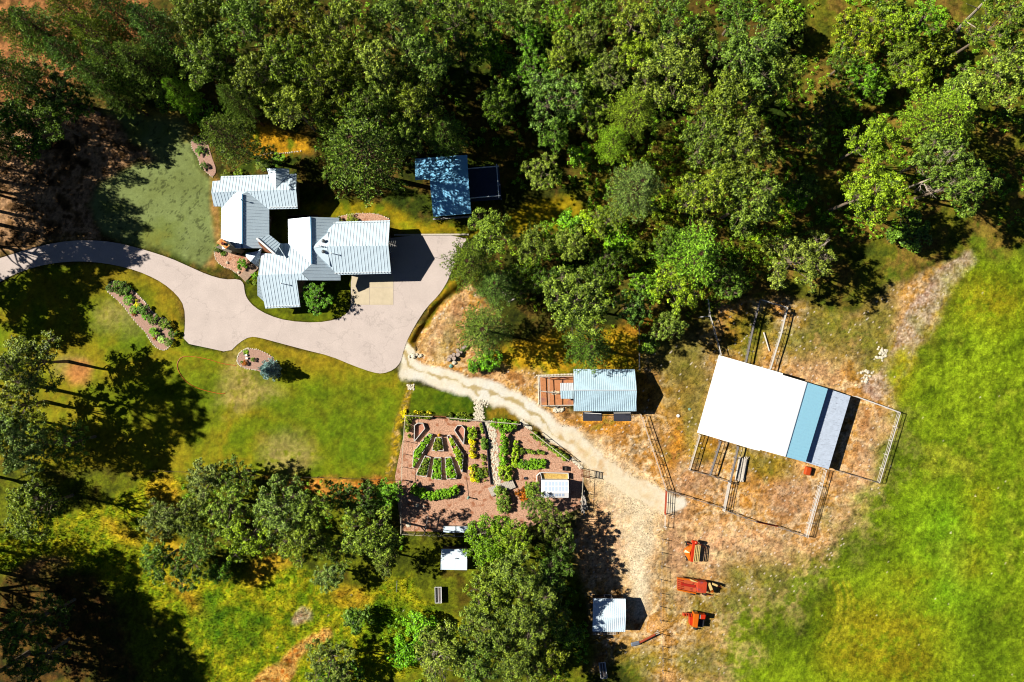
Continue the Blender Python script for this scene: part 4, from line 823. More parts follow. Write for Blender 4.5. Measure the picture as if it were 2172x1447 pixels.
# ------------------------------------------------------------------ trees and shrubs: kind, crown centre, radius (photo pixels), height, tint
TREES = [
('P',150,20,55,20,'o','thin olive pine touching the top edge between the corner pines'),
('P',250,30,56,21,'d','dark pine at the top edge left of the feathery dark one'),
('P',240,130,60,20,'d','dark pine filling the shade under the thin olive pines'),
('P',35,60,50,18,'o','small sparse pine at the extreme top left'),
('S',105,255,56,12,'d','dark tree over the shaded top of the needle floor'),
('P',85,62,62,19,'m','sparse bright pine over orange ground in the top left corner'),
('P',205,78,58,20,'o','thin olive pine second from the top left corner'),
('P',20,160,66,20,'d','dark pine cut by the left edge high up'),
('P',330,62,62,22,'d','dark feathery pine near the top edge, left of the yellowish cottonwoods'),
('P',300,135,62,20,'m','green feathery pine above the top tip of the sage lawn'),
('P',380,195,40,15,'g','small fresh green conifer right above the sage lawn'),
('S',95,185,60,12,'w','grey green tree by the left edge with glinting leaves'),
('S',160,215,50,10,'b','dull blue green tree just left of the sage lawn top'),
('P',215,165,52,17,'d','very dark pine between the grey green tree and the sage lawn'),
('P',250,205,40,14,'d','dark low pine hanging over the top left of the sage lawn'),
('P',150,120,56,18,'d','dark pine in the shaded strip below the top left pines'),
('B',60,300,40,4,'d','dim bush in the tree shadows left of the sage lawn'),
('B',30,255,40,5,'d','dark bush at the left edge beneath the grey green tree'),
('C',425,45,66,21,'m','yellowish cottonwood at the top edge, first right of the dark pine'),
('C',450,135,66,20,'m','cottonwood with loose tips above the pine beside the house'),
('C',530,60,70,22,'m','cottonwood touching the top edge, second right of the dark pine'),
('C',545,165,62,20,'m','cottonwood just left of the dark gap over the roadside pine'),
('C',640,40,70,22,'o','olive cottonwood on the top edge straight above the big round pine'),
('C',625,130,66,22,'m','cottonwood in the middle of the big yellowish stand'),
('C',620,225,62,19,'l','pale cottonwood with twigs showing, above the yellow lawn patch'),
('C',735,75,70,22,'m','cottonwood below the top edge, up and left of the bare white branch'),
('C',710,160,64,22,'o','olive cottonwood right of the middle of the yellowish stand'),
('C',800,150,66,22,'l','bright tipped cottonwood up and right of the big round pine'),
('C',845,55,66,21,'m','cottonwood at the top edge where the yellowish stand ends'),
('C',905,130,62,20,'l','cottonwood with pale outer leaves on the right rim of the stand'),
('C',880,215,62,20,'m','cottonwood between the big round pine and the dark clearing'),
('C',790,235,56,21,'d','shaded cottonwood pressed against the top of the big round pine'),
('C',870,290,48,17,'l','pale cottonwood overhanging the left end of the cabin roof'),
('S',700,258,45,15,'m',"small cottonwood squeezed left of the big round pine's top"),
('P',945,285,55,16,'d',"dark pine leaning over the cabin's top edge"),
('P',765,322,105,25,'m','biggest round pine, crown standing right of the house'),
('P',478,290,62,21,'o','big feathery pine at the top left corner of the house'),
('P',500,215,42,19,'m','smaller pine above the feathery one at the house corner'),
('S',565,330,26,6,'d','small shaded tree under the yellow lawn patch, north of the house'),
('B',400,215,22,4,'y','bright yellow green bush at the top right of the sage lawn'),
('B',425,240,26,4,'g','fresh green bush on the right rim of the sage lawn top'),
('B',360,215,26,4,'d','dark bush on the top rim of the sage lawn'),
('D',545,150,34,22,'m','bleached bare branches poking from the gap in the yellowish stand'),
('D',862,112,26,24,'m','white bare branch on the right rim of the yellowish stand'),
('S',960,45,60,12,'m','green tree at the top edge right of the cottonwood stand'),
('S',1040,40,50,10,'d','dark bushy tree at the top edge over the black gap'),
('S',985,120,50,10,'d','dark leafy tree left of the bright lime bush'),
('B',1038,110,36,6,'g','bright lime bush beside the grey twiggy bush'),
('S',1110,50,46,9,'l','pale bushy tree left of the bright thicket top'),
('S',1115,75,40,9,'g','bright leafy tree in the thicket, under the pale bushy tree'),
('S',1130,150,46,9,'g','bright green tree in the left middle of the thicket'),
('S',1195,35,50,10,'g','bright tree touching the top edge above the thicket middle'),
('S',1185,115,44,9,'l','pale green tree in the very middle of the thicket'),
('S',1195,195,44,9,'m','green tree with a pale foot below the thicket middle'),
('S',1250,85,48,10,'m','mid green tree right of the thicket middle'),
('S',1262,30,48,10,'m','leafy tree at the top edge, second right of the thicket middle'),
('S',1290,150,46,10,'w','grey green soft tree in the right part of the thicket'),
('S',1345,45,56,12,'l','pale cottonwood like tree at the top right of the thicket'),
('S',1345,120,44,10,'y',"yellow green tree below the pale one on the thicket's right"),
('B',1265,145,34,6,'y','lime yellow bush low in the thicket above the red twigs'),
('S',1420,60,60,13,'d','dark green tree on the top edge right of the thicket'),
('S',1400,120,46,10,'d','dark round tree in shadow over the big fine leaved crown'),
('B',1080,150,34,5,'m','mid green bush in the lower left of the thicket'),
('B',1060,210,30,5,'d','dim bush in the black gap below the thicket'),
('B',1240,190,36,6,'m','green bush on the lower rim of the thicket'),
('S',1165,215,66,12,'b','blue green tree above the small round tree by the cabin'),
('S',1060,225,46,13,'d','dusky tree with light tips up and right of the cabin'),
('S',1175,290,40,10,'b','dark blue green tree just above the small round tree'),
('S',1252,245,48,9,'l','pale leafy tree right of the blue green tree'),
('B',1262,205,24,5,'y','small bright yellow green bush right of the blue green tree'),
('B',1230,330,26,4,'g',"bright green low bush on the clearing's left rim"),
('S',1150,362,42,9,'l','small round light green tree right of the cabin terrace'),
('C',1425,165,76,20,'l','big pale crown with fine leaves, left of the largest dark crown'),
('P',1345,235,66,17,'y','bright yellow green pine with tufted tips, left of centre right'),
('P',1300,300,44,15,'y','lower pine of the bright tufted pair'),
('P',1350,400,70,18,'w','pale grey green pine above the weedy clearing'),
('C',1590,130,88,22,'m','largest dark crown near the top, right of the pale fine leaved one'),
('C',1640,170,66,20,'m','right half crown beside the largest dark one'),
('C',1540,220,74,21,'m','crown in the middle of the right hand column of trees'),
('C',1500,300,62,19,'d','darker crown left of the right hand column'),
('C',1570,330,74,20,'m','broad crown with a pale twig in the right hand column'),
('C',1500,420,66,20,'m','lower left crown of the right hand column'),
('C',1585,430,72,20,'m','lowest right crown of the right hand column, above the bare twigs'),
('B',1660,60,44,7,'m','bushy green crown at the top edge over the largest dark crown'),
('S',1560,35,44,10,'d','dark tree at the top edge right of the black gap'),
('S',1490,70,40,10,'m','green tree below the top edge between two black gaps'),
('S',1820,75,58,10,'y','bright lime round tree near the top edge'),
('S',1900,65,44,9,'y','second lime tree right of the bright round one'),
('B',1880,20,34,6,'o','brownish tree top at the upper edge'),
('S',1960,40,40,8,'g','light green scrub at the top edge left of the leaning trunk'),
('S',1790,135,40,8,'d','dark scrub below the bright lime round tree'),
('S',1915,125,48,8,'m','green scrub under the second lime tree'),
('S',1830,165,38,8,'g','fresh green scrub above the small tan clearing'),
('B',1865,175,28,5,'y','yellow scrub above the small tan clearing'),
('S',1935,160,46,9,'y','leafy yellow green scrub right above the tan patch'),
('S',1855,195,28,6,'g','tiny bright bush on the rim of the tan clearing'),
('B',1990,100,36,6,'o','olive bush beside the fallen pale log'),
('C',2110,60,66,19,'m','cottonwood in the top right corner beside the leaning trunk'),
('C',2120,160,72,19,'l','cottonwood with pale limbs at the right edge'),
('S',2040,190,52,13,'l','pale leafed tree over the bright round crown'),
('P',2000,255,92,19,'y','wide bright crown with tufted leaves, upper right'),
('C',1835,415,74,18,'y','bright cottonwood crown left of the bare white branches'),
('C',1850,300,56,16,'y','loose bright crown above the bright cottonwood'),
('C',1990,330,66,17,'m','crown with white branches, under the wide bright crown'),
('C',2030,390,68,17,'m','lowest right hand crown with pale twigs over the shadow'),
('D',1985,375,50,21,'m','white bare branches between the bright cottonwood and the low crown'),
('B',2020,200,30,5,'g','bright bush peeping under the wide crown'),
('S',1720,285,44,8,'k','black shaded tree in the dark gap right of the column'),
('S',1760,220,44,8,'k','shaded tree under the lime trees'),
('S',1700,400,40,7,'k','shadowed tree right of the lowest column crown'),
('B',1930,490,44,4,'d','low shaded bush under the right hand trees'),
('S',1690,550,72,13,'l','light tree with bleached twigs above the weedy pen'),
('D',1730,548,40,17,'m','bleached bare twigs on the right side of the light tree'),
('B',1680,420,30,4,'g','dim green bush by the shadowed tree'),
('C',1045,490,50,14,'l','light cottonwood just below the cabin terrace'),
('P',995,560,64,15,'o',"feathery olive pine on the driveway's right edge"),
('P',1050,605,52,14,'m','green pine right of the olive one'),
('P',1025,700,66,14,'m','bushy green pine over the log rounds'),
('C',1130,520,46,12,'l','pale leafed tree in the gap right of the light cottonwood'),
('C',1215,520,42,12,'l','narrow light tree above the black gap'),
('S',1165,500,34,8,'g','fresh green tree between the two pale ones'),
('C',1220,640,76,16,'l','open crowned light cottonwood north of the coop'),
('P',1250,735,60,11,'k','dark shaded conifer directly north of the coop roof'),
('S',1340,650,44,11,'b','blue green shaded tree left of the small pale tree'),
('S',1415,695,42,10,'l',"small pale tree at the wood's lower edge"),
('P',1470,545,84,16,'g','bright green fan leaved tree left of the twiggy one'),
('S',1435,610,56,13,'y','yellow green tree under the bright fan leaved one'),
('S',1365,610,40,10,'g','green tree at the left foot of the yellow green one'),
('S',1540,590,44,11,'d',"dark tree beside the twiggy tree's left side"),
('S',1290,465,40,6,'m','scrubby tree in the weedy clearing'),
('B',1260,470,30,4,'y','weedy yellow bush in the clearing'),
('B',1310,510,34,4,'g','green bush at the lower end of the weedy clearing'),
('B',1350,530,26,4,'o','reddish twiggy bush under the weedy clearing'),
('B',1210,470,26,3,'g','leafy bush on the left rim of the weedy clearing'),
('B',1375,730,22,3,'m','little bush under the small pale tree'),
('S',1100,600,44,9,'k','shaded tree in the black gap left of the open crown'),
('S',1160,590,40,9,'k','shaded tree above the open crowned cottonwood'),
('S',1290,560,46,10,'k','shaded tree below the weedy clearing'),
('S',1420,520,40,12,'d','dark tree left of the bright fan leaved one'),
('B',1005,775,16,2.2,'G','low round green bush beside the log rounds'),
('B',1037,762,24,2.6,'g','leafy bush at the foot of the bushy pine'),
('S',668,632,36,4,'G','small round dark green tree in the corner of the house lawn'),
('C',70,770,74,13,'m','broad tree at the left edge above the long trunk shadow'),
('S',40,860,66,10,'o','brownish green tree at the left edge on the trunk shadow'),
('C',25,905,56,11,'w','silvery tree at the left edge below the trunk shadow'),
('S',60,950,60,14,'w','soft grey green tree at the left edge'),
('S',150,938,48,10,'b','round blue green tree right of the grey green one'),
('C',70,1080,66,15,'o','olive tree standing alone at the left, over yellow weeds'),
('S',30,1340,50,12,'d','dim tree in the bottom left corner'),
('S',110,1300,44,9,'k','black shaded tree near the bottom left corner'),
('S',80,1400,56,12,'d','dark green tree on the bottom edge at the left'),
('S',440,1020,52,9,'w','greyish tree at the top of the south-west grove'),
('S',500,1010,44,8,'d','dark bushy tree right of the greyish one'),
('S',340,1100,46,9,'w',"grey willow like tree on the grove's left side"),
('S',400,1090,50,9,'m','leafy tree in the upper left of the grove'),
('S',480,1080,52,10,'l','pale olive tree in the middle of the grove'),
('S',530,1140,58,10,'y',"round olive yellow tree at the grove's lower middle"),
('C',600,1070,64,13,'w','sharp leaved silvery tree in the grove, largest of it'),
('C',660,1080,48,12,'l','light tree on the right side of the silvery one'),
('C',640,1150,56,12,'m','tree below the silvery one'),
('S',340,1190,46,9,'b',"blue green tree at the grove's lower left"),
('S',400,1200,46,9,'d',"dark tree at the grove's bottom left"),
('S',430,1150,40,9,'w','grey tree over the black hole in the grove'),
('S',700,1220,40,6,'w',"pale scrub tree on the grove's lower right tail"),
('S',720,1170,36,6,'m',"green scrub on the grove's right tail"),
('C',790,1130,62,14,'l',"light leafed tree left of the garden's shaded corner"),
('S',825,1050,38,5,'g',"bright green tree at the garden's left bottom side"),
('S',770,1060,40,7,'k','dark tree between the grove and the garden'),
('S',720,1050,36,7,'k','shaded tree right of the light tree in the grove'),
('S',820,1190,36,7,'m','green tree under the light leafed one'),
('S',700,1400,56,8,'w','grey bush like tree at the bottom edge'),
('B',760,1310,30,4,'d','dark round bush in the lime weeds'),
('B',720,1440,44,5,'d','dark bush on the bottom edge'),
('B',470,1210,26,4,'d',"dark bush right of the grove's black hole"),
('C',1035,1150,60,11,'g','bright green crown at the top of the bottom centre grove'),
('C',1085,1140,46,11,'y',"yellow green crown beside the garden's lower corner"),
('S',1165,1110,46,8,'m','round green tree below the greenhouse'),
('S',1140,1075,34,5,'m','leafy small tree left of the greenhouse foot'),
('C',1090,1210,60,13,'m','crown right of the little white hut'),
('C',1040,1250,64,13,'m','crown on the left rim of the bottom centre grove'),
('C',1110,1290,66,13.5,'m','central crown of the bottom centre grove'),
('C',1030,1320,62,14,'m','lower left crown of the bottom centre grove'),
('C',1165,1215,52,10,'d','darker crown facing the track'),
('S',1160,1300,50,8,'d','dim crown above the black shade by the white shed'),
('C',940,1380,66,14,'l','pale crown with bleached twigs at the bottom'),
('C',1010,1400,62,13,'m','crown on the bottom edge'),
('C',1090,1390,62,13,'m','second crown on the bottom edge, under the central crown'),
('S',1160,1395,50,10,'o','brownish bushy crown on the bottom edge'),
('S',1170,1430,44,9,'y','pale bushy tree on the bottom edge, rightmost of the grove'),
('D',925,1395,44,18,'m','bleached bare branches on the left of the bottom grove'),
('B',890,1330,34,4,'g','lime green bush left of the bottom grove'),
('B',860,1385,34,4,'g','leafy lime bush near the bottom edge'),
('B',1210,1345,26,4,'b','blue green bush left of the white shed'),
('S',1190,1160,40,7,'d','dark tree with light tips below the round one'),
]
for t_ in TREES: plant(*t_)
# tall trees whose crowns lean out of the frame on the left; their shadows fall across the lawns
OFF = [('T',-18,797,90,28,'m','tall tree just outside the left edge, throwing the round shadow on the south lawn'),
 ('P',-30,905,60,24,'m','second tall pine outside the left edge, beside the long trunk shadow'),
 ('C',-125,597,95,18,'m','broad tree outside the left edge, shading the driveway entrance'),
 ('C',-95,628,90,17,'m','broad tree outside the left edge, shading the grass under the driveway'),
 ('P',0,262,56,22,'m','tall pine whose pointed shadow reaches the sage lawn'),
 ('P',-20,215,52,21,'m','tall pine behind the one that shades the sage lawn'),
 ('P',-50,372,64,22,'m','pine outside the left edge, shading the needle floor'),
 ('P',-75,432,70,23,'m','pine outside the left edge, shading the driveway curve'),
 ('C',-75,285,74,19,'m','broad tall tree outside the left edge over the top of the needle floor'),
 ('C',-95,385,80,20,'m','broad tall tree outside the left edge over the middle of the needle floor'),
 ('C',-40,468,84,21,'m','broad tree outside the left edge whose shade crosses the driveway'),
 ('P',20,420,50,19,'d','dark pine by the left edge over the needle floor'),
 ('P',60,330,44,16,'d','small dark pine standing in the needle floor shadows'),
 ('P',-110,330,60,20,'m','pine further left that shades the needle floor'),
 ('C',-140,492,92,24,'m','broad tree left of the driveway where it leaves the frame'),
 ('P',-120,1140,80,25,'m','tall pine outside the left edge above the dark south-west corner'),
 ('C',-60,1200,90,24,'m','tall pine shading the upper part of the dark south-west corner'),
 ('C',-60,1280,105,28,'m','tall pine shading the middle of the dark south-west corner'),
 ('P',10,1340,100,27,'m','tall pine shading the tip of the dark south-west corner'),
 ('C',-140,1220,90,22,'m','broad tree outside the left edge, behind the south-west pines'),
 ('C',60,1385,100,24,'m','tall pine leaning out past the bottom left corner'),
 ('P',-10,1010,50,16,'m','pine by the left edge shading the weeds below the lawn'),
 ('C',-60,1000,60,15,'m','broad tree left of the weeds below the lawn')]
for k_, bx, by, r_, h_, t_, lb in OFF:          # given by the foot of the trunk
    zc = h_ * (.76 if k_ == 'T' else .68 if k_ == 'C' else .66); q = 1 / (1 - zc / H)
    plant(k_, 1086 + (bx - 1086) * q, 723.5 + (by - 723.5) * q, r_ * q, h_, t_, lb)

# ------------------------------------------------------------------ the kitchen garden
board = mat('bed_board', A(250,246,238), .8, var=.15, scale=5)
def leafmass(name, polys, h, size, per_m2, tint, label, cat, group=None, kind=None, m=None, px=True, lumps=.45, seed=0):
    """a row or mass of plants: leaves in lumps over polygons given in photo pixels"""
    g = np.random.default_rng(seed + 900); cen = []; rad = []; hmax = h
    for poly in polys:
        P = wp(poly); ax = min(p[0] for p in P); bx = max(p[0] for p in P); ay = min(p[1] for p in P); by = max(p[1] for p in P)
        n = int((bx - ax) * (by - ay) / (lumps * lumps) * 1.3) + 2
        X_ = g.uniform(ax, bx, n); Y_ = g.uniform(ay, by, n); d = sdist(X_, Y_, P); k = d < -.05
        for x, y, dd in zip(X_[k], Y_[k], d[k]): cen.append((x, y, h * (.35 + .4 * min(1, -dd / .6)) * g.uniform(.8, 1.15))); rad.append(lumps * g.uniform(.6, 1.0))
    V = leaves(np.array(cen), np.array(rad), int(per_m2 * lumps * lumps) + 6, size, g, up=.7, squash=min(1, h / lumps * .5))
    V[:, 2] = np.maximum(V[:, 2], .03); o0 = np.array([V[:, 0].mean(), V[:, 1].mean(), 0.0]); me = quads(name, V - o0, m or shr)
    o = bpy.data.objects.new(name, me); COL.objects.link(o); o.location = o0; o.color = (*TINT[tint], 1); tag(o, label, cat, group, kind); return o
BEDS = [('open', [(218,300),(270,265),(345,268),(375,350),(213,548)], 'empty board bed with five sides at the garden top left', None),
 ('open', [(870,305),(935,303),(985,355),(968,590),(825,375)], 'empty board bed with five sides right of the yellow ornament', None),
 ('long', [(435,425),(488,438),(478,490),(205,945),(190,950),(200,705)], 'long slanted raised bed full of green plants, left of the small trapezoid bed', 'g'),
 ('mid', [(535,490),(630,490),(662,690),(485,685)], 'small trapezoid raised bed with brownish plants under the yellow ornament', 'o'),
 ('long', [(715,465),(760,450),(960,750),(943,1020),(860,805)], 'long slanted raised bed with yellowish plants, right of the small trapezoid bed', 'y'),
 ('wedge', [(378,765),(460,790),(400,1090),(240,1055)], 'left wedge of the three fanned raised beds, half bare', 'm'),
 ('wedge', [(520,795),(620,795),(630,1125),(475,1115)], 'middle wedge of the three fanned raised beds', 'g'),
 ('wedge', [(685,795),(770,785),(862,1070),(850,1110),(710,1120)], 'right wedge of the three fanned raised beds', 'g')]
soil = mat('bed_soil', A(215,150,125), .95, var=.4, scale=6)
for i, (kd, q, lb, tn) in enumerate(BEDS):
    q = [Z(u, v, ZG) for u, v in q]; P = wp(q); t = empty('raised_bed', (P[0][0], P[0][1], 0), lb, 'raised bed', 'raised beds of the kitchen garden')
    hh = .62
    mb = MB()
    for a, b in zip(P, P[1:] + P[:1]): mb.beam((a[0], a[1], hh / 2), (b[0], b[1], hh / 2), .12, hh)
    mb.build('frame', board, t); mb = MB(); mb.prism(P, .0, .12 if tn is None else .4); mb.build('soil', soil, t)
    if tn:
        cx = sum(p[0] for p in q) / len(q); cy = sum(p[1] for p in q) / len(q); qq = [(cx + (p[0] - cx) * .93, cy + (p[1] - cy) * .96) for p in q]
        o = leafmass('vegetable_plants', [qq], .55, .10, 380, tn, ['', '', 'thick green leaves filling the long left slanted bed', 'brownish green plants in the small trapezoid bed', 'yellowish plants in the long right slanted bed', 'plants in the left wedge bed of the fan', 'plants in the middle wedge bed of the fan', 'plants in the right wedge bed of the fan'][i], 'plants', 'plants growing in the raised beds', 'stuff', lumps=.32, seed=i)
        o.location.z = .35
def row(name, pts, w, h, tint, label, seed, size=.11, lumps=.38, dens=380, wz=ZG, group=None, cat='plant row', m=None):
    P = [Z(u, v, wz) for u, v in pts]; L1 = []; L2 = []
    for i, p in enumerate(P):
        a = P[max(0, i - 1)]; b = P[min(len(P) - 1, i + 1)]; d = math.hypot(b[0] - a[0], b[1] - a[1]); nx, ny = -(b[1] - a[1]) / d, (b[0] - a[0]) / d
        ww = w if not isinstance(w, (list, tuple)) else w[i]; L1.append((p[0] + nx * ww, p[1] + ny * ww)); L2.append((p[0] - nx * ww, p[1] - ny * ww))
    return leafmass(name, [L1 + L2[::-1]], h, size, dens, tint, label, cat, group, None, lumps=lumps, seed=seed, m=m)
row('hedge', [(175,1250),(300,1330),(460,1370),(600,1360),(760,1330),(880,1260)], 9.5, 1.3, 'g', 'curved leafy green hedge under the fan of raised beds', 20, .13)
row('flower_row', [(1100,330),(1105,450),(1110,520)], 8, 1.0, 'y', 'green leafy top end of the tall flower row', 21)
row('flower_row', [(1090,500),(1105,620),(1100,700),(1110,800)], 6, .9, 'Y', 'bright orange yellow flowers in the middle of the tall row', 22)
row('flower_row', [(1085,930),(1105,1060),(1130,1150)], 5, .9, 'Y', 'yellow flowers at the lower end of the tall row', 23)
row('flower_row', [(1115,900),(1150,1050),(1170,1200)], 5, .7, 'y', 'green leaves along the right side of the lower yellow flowers', 24)
row('herb_row', [(1280,480),(1285,580),(1290,680)], 6, .9, 'b', 'blue grey herb clump left of the dark bed edging', 25)
row('herb_row', [(1240,280),(1250,360),(1255,420)], 3.5, .5, 'm', 'thin green herb row above the blue grey clump', 26)
row('herb_row', [(1270,750),(1290,900),(1320,1150)], 4.5, .5, 'o', 'sparse olive herb row below the blue grey clump', 27, dens=180)
row('herb_row', [(1190,960),(1240,1040),(1250,1120)], 5, .5, 'k', 'dark low plants right of the lower yellow flowers', 28)
row('hedge', [(95,170),(180,165),(320,170),(480,172)], 3.2, 1.0, 'o', 'clipped hedge inside the fence at the garden top left', 29)
row('hedge', [(130,180),(120,300),(120,480)], 5, 1.0, 'o', 'clipped hedge down the inside of the left garden fence', 30)
row('hedge', [(760,190),(900,205),(1080,220)], 3, .7, 'd', 'low dark hedge inside the fence under the small lawn', 31)
row('hedge', [(180,95),(340,100),(490,118)], 2.2, .6, 'Y', 'yellow rimmed planting outside the fence at the garden top left', 32, dens=150)
row('hedge', [(730,128),(900,130),(1080,140)], 2.2, .6, 'o', 'planting strip along the lower edge of the small lawn', 33)
row('hedge', [(290,310),(430,340),(560,360),(690,345)], [8, 12, 12, 4], 1.2, 'g', 'broad green hedge along the garden top fence by the slanting corner', 34, wz=ZK)
row('hedge', [(470,400),(475,560),(470,700),(470,850),(480,930)], 8.5, 1.4, 'g', 'tall straight green hedge right of the stone path', 35, wz=ZK)
row('shrub_row', [(490,950),(495,1050),(505,1150)], 13, 1.4, 'y', 'round bushy clump at the bottom end of the straight hedge', 36, wz=ZK)
row('plant_row', [(640,570),(640,700),(640,850),(630,970)], [5, 8, 8, 4], .9, 'y', 'yellow green upright row right of the straight hedge', 37, wz=ZK)
row('plant_row', [(700,735),(850,735),(1060,770)], 5, .7, 'm', 'upper of two bed rows pointing at the track', 38, wz=ZK, dens=260)
row('plant_row', [(670,930),(800,925),(950,920),(1075,930)], 10, .9, 'g', 'lower and thicker of two bed rows pointing at the track', 39, wz=ZK)
row('hedge', [(860,440),(1000,560),(1200,710),(1400,850)], 5, .9, 'm', 'green border along the slanting garden fence', 40, wz=ZK)
row('shrub_row', [(880,1180),(880,1300),(870,1420)], 13, 1.8, 'm', 'leafy bush column left of the greenhouse', 41, wz=ZK)
row('shrub_row', [(700,1290),(760,1380),(800,1440)], 11, 1.0, 'R', 'dark reddish brown shrub between footbridge and greenhouse', 42, wz=ZK, dens=240)
row('vine', [(350,1250),(450,1330),(470,1500),(480,1620)], [7, 14, 16, 12], 1.5, 'w', 'pale grey green vine spilling over the footbridge', 43, wz=ZK, dens=300)
row('weeds', [(30,60),(80,180),(40,260)], 6, .5, 'Y', 'yellow flowering weeds outside the garden top left corner', 44, dens=140)
mb = MB(); P = [at(*Z(u, v, ZG), .2) for u, v in ((1245,250),(1300,420),(1330,700),(1345,950),(1385,1215))]
for a, b in zip(P, P[1:]): mb.beam(a, b, .16, .4)
tag(mb.build('bed_edging', mat('dark_edging', A(70,62,75), .9)), 'long curved dark edging between herb rows and the stone path', 'edging')
mb = MB(); g = random.Random(5); PL = [Z(u, v, ZG) for u, v in ((1340,240),(1400,420),(1430,700),(1440,950),(1470,1220))]
for i in range(420):
    t = g.random() * 4; k = int(t); f = t - k; p = (PL[k][0] * (1 - f) + PL[k + 1][0] * f + g.uniform(-9, 9), PL[k][1] * (1 - f) + PL[k + 1][1] * f); c = at(*p); mb.rock((c.x, c.y, -.02), g.uniform(.10, .24), i, .5)
for i in range(240):
    c = at(g.uniform(1003, 1018) + g.uniform(0, 22) * g.random(), g.uniform(848, 892)); mb.rock((c.x, c.y, -.02), g.uniform(.08, .22), i, .5)
tag(mb.build('pebbles', MATS['white_stone']), 'winding bed of pale stones running down through the garden', 'stones', kind='stuff')
mb = MB()
for (a, b, c_, d) in (((700,300),(740,275),(890,400),(870,440)), ((1430,840),(1470,830),(1650,990),(1600,1000))):
    for i in range(70):
        s_, t_ = g.random(), g.random(); u = (a[0] * (1 - s_) + b[0] * s_) * (1 - t_) + (d[0] * (1 - s_) + c_[0] * s_) * t_; v = (a[1] * (1 - s_) + b[1] * s_) * (1 - t_) + (d[1] * (1 - s_) + c_[1] * s_) * t_; c = at(*Z(u, v, ZK)); mb.rock((c.x, c.y, -.02), g.uniform(.12, .25), i, .4)
tag(mb.build('pebbles', MATS['white_stone']), 'white pebble patches along the slanting garden fence', 'stones', kind='stuff')
o = empty('ornament', at(*Z(595,440,ZG)), 'bright yellow ornament standing above the small trapezoid bed', 'ornament'); yel = mat('yellow_paint', A(235,175,20), .5)
c = at(*Z(595,455,ZG)); mb = MB(); mb.lathe(c, [(.28, 0), (.28, .12), (.2, .2), (.24, .6), (.12, .68)], 12); mb.build('base', yel, o); mb = MB(); mb.lathe((c.x, c.y + .12, .68), [(.06, 0), (.22, .1), (.26, .28), (.14, .42), (.02, .46)], 12); mb.build('top', yel, o)
o = empty('water_hydrant', at(*Z(1040,1410,ZG)), 'small teal hydrant with a hose standing on the mulch', 'hydrant'); teal = mat('teal_paint', A(120,190,175), .5)
c = at(*Z(1040,1410,ZG)); mb = MB(); mb.lathe(c, [(.2, 0), (.2, .1), (.1, .16), (.1, 1.0), (.16, 1.06), (.12, 1.2), (.02, 1.25)], 10); mb.build('stand_pipe', teal, o); mb = MB(); mb.tube((c.x, c.y, .95), (c.x - .25, c.y - .05, .85), .05); mb.build('spout', teal, o)
mb = MB(); P = [at(*Z(u, v, ZG), .03) for u, v in ((1040,1400),(1025,1250),(1010,1150),(1020,1000),(1035,850),(1025,700))]
for a, b in zip(P, P[1:]): mb.tube(a, b, .03, n=5)
tag(mb.build('hose', mat('dark_hose', A(90,60,60), .6)), 'thin dark hose running up the mulch from the teal hydrant', 'hose')
fb = empty('footbridge', at(*Z(440,1270,ZK)), 'pale weathered plank footbridge over the stone path, half under a vine', 'footbridge')
a0, a1, b0, b1 = [at(*Z(u, v, ZK), .35) for u, v in ((240,1285),(295,1400),(600,1155),(650,1265))]
for i in range(15):
    t = (i + .5) / 15; mb = MB(); mb.beam(a0.lerp(b0, t), a1.lerp(b1, t), (b0 - a0).length / 15 * .9, .06); mb.build('plank', wood, fb)
for a, b in ((a0, b0), (a1, b1)): mb = MB(); mb.beam(a - Vector((0, 0, .1)), b - Vector((0, 0, .1)), .12, .12); mb.build('beam', wood, fb)
pt = empty('planter_pot', at(*Z(1360,985,ZK)), 'dark square pot on the mulch above the greenhouse', 'pot'); c = at(*Z(1360,985,ZK)); blk = mat('black_plastic', (.02, .02, .025), .5)
mb = MB()
for s in (-1, 1): mb.box((c.x + s * .33, c.y, .3), (.08, .74, .6)); mb.box((c.x, c.y + s * .33, .3), (.58, .08, .597))
mb.build('pot_wall', blk, pt); mb = MB(); mb.box((c.x, c.y, .2), (.58, .58, .36)); mb.build('soil', mat('dark_soil', (.05, .04, .035), .95, var=.3), pt)
c = at(*Z(785,1130,ZK)); mb = MB(); mb.lathe(c, [(.2, 0), (.26, .3), (.2, .32), (.18, .2)], 12); tag(mb.build('watering_can', mat('grey_can', A(90,100,115), .5, .4)), 'small grey round can on the mulch left of the greenhouse', 'can')
fr = empty('cold_frame', at(966, 1123), 'pair of white topped cold frames at the shaded garden bottom', 'cold frame')
for x0, x1 in ((940,966),(968,994)):
    mb = MB(); q = [at(x0, 1117, .75), at(x1, 1117, .75), at(x1, 1130, .55), at(x0, 1130, .55)]; mb.slab(q, .06); mb.build('lid', whitish, fr); mb = MB(); mb.prism([(p.x, p.y) for p in q], -.05, .5); mb.build('box', wood, fr)
fr = empty('timber_post', at(905, 1115), 'leaning grey post and rail standing in the shaded garden corner', 'post')
mb = MB(); mb.beam(at(908,1094,1.4), at(901,1130,1.4), .14, .1); mb.build('rail', greyw, fr)
for p in ((908,1094),(901,1130)): c = at(*p); mb = MB(); mb.box((c.x, c.y, .7), (.12, .12, 1.4)); mb.build('post', greyw, fr)
for (x, y, r, lb) in ((885,1072,.35,'curved white stone slab in the shaded garden corner'), (899,1073,.24,'small white stone right of the curved slab'), (866,1113,.5,'pale oval trough lid by the shaded bottom left garden corner')):
    c = at(x, y); mb = MB(); mb.rock((c.x, c.y, 0), r, int(x), .3); tag(mb.build('stone', MATS['white_stone']), lb, 'stone')
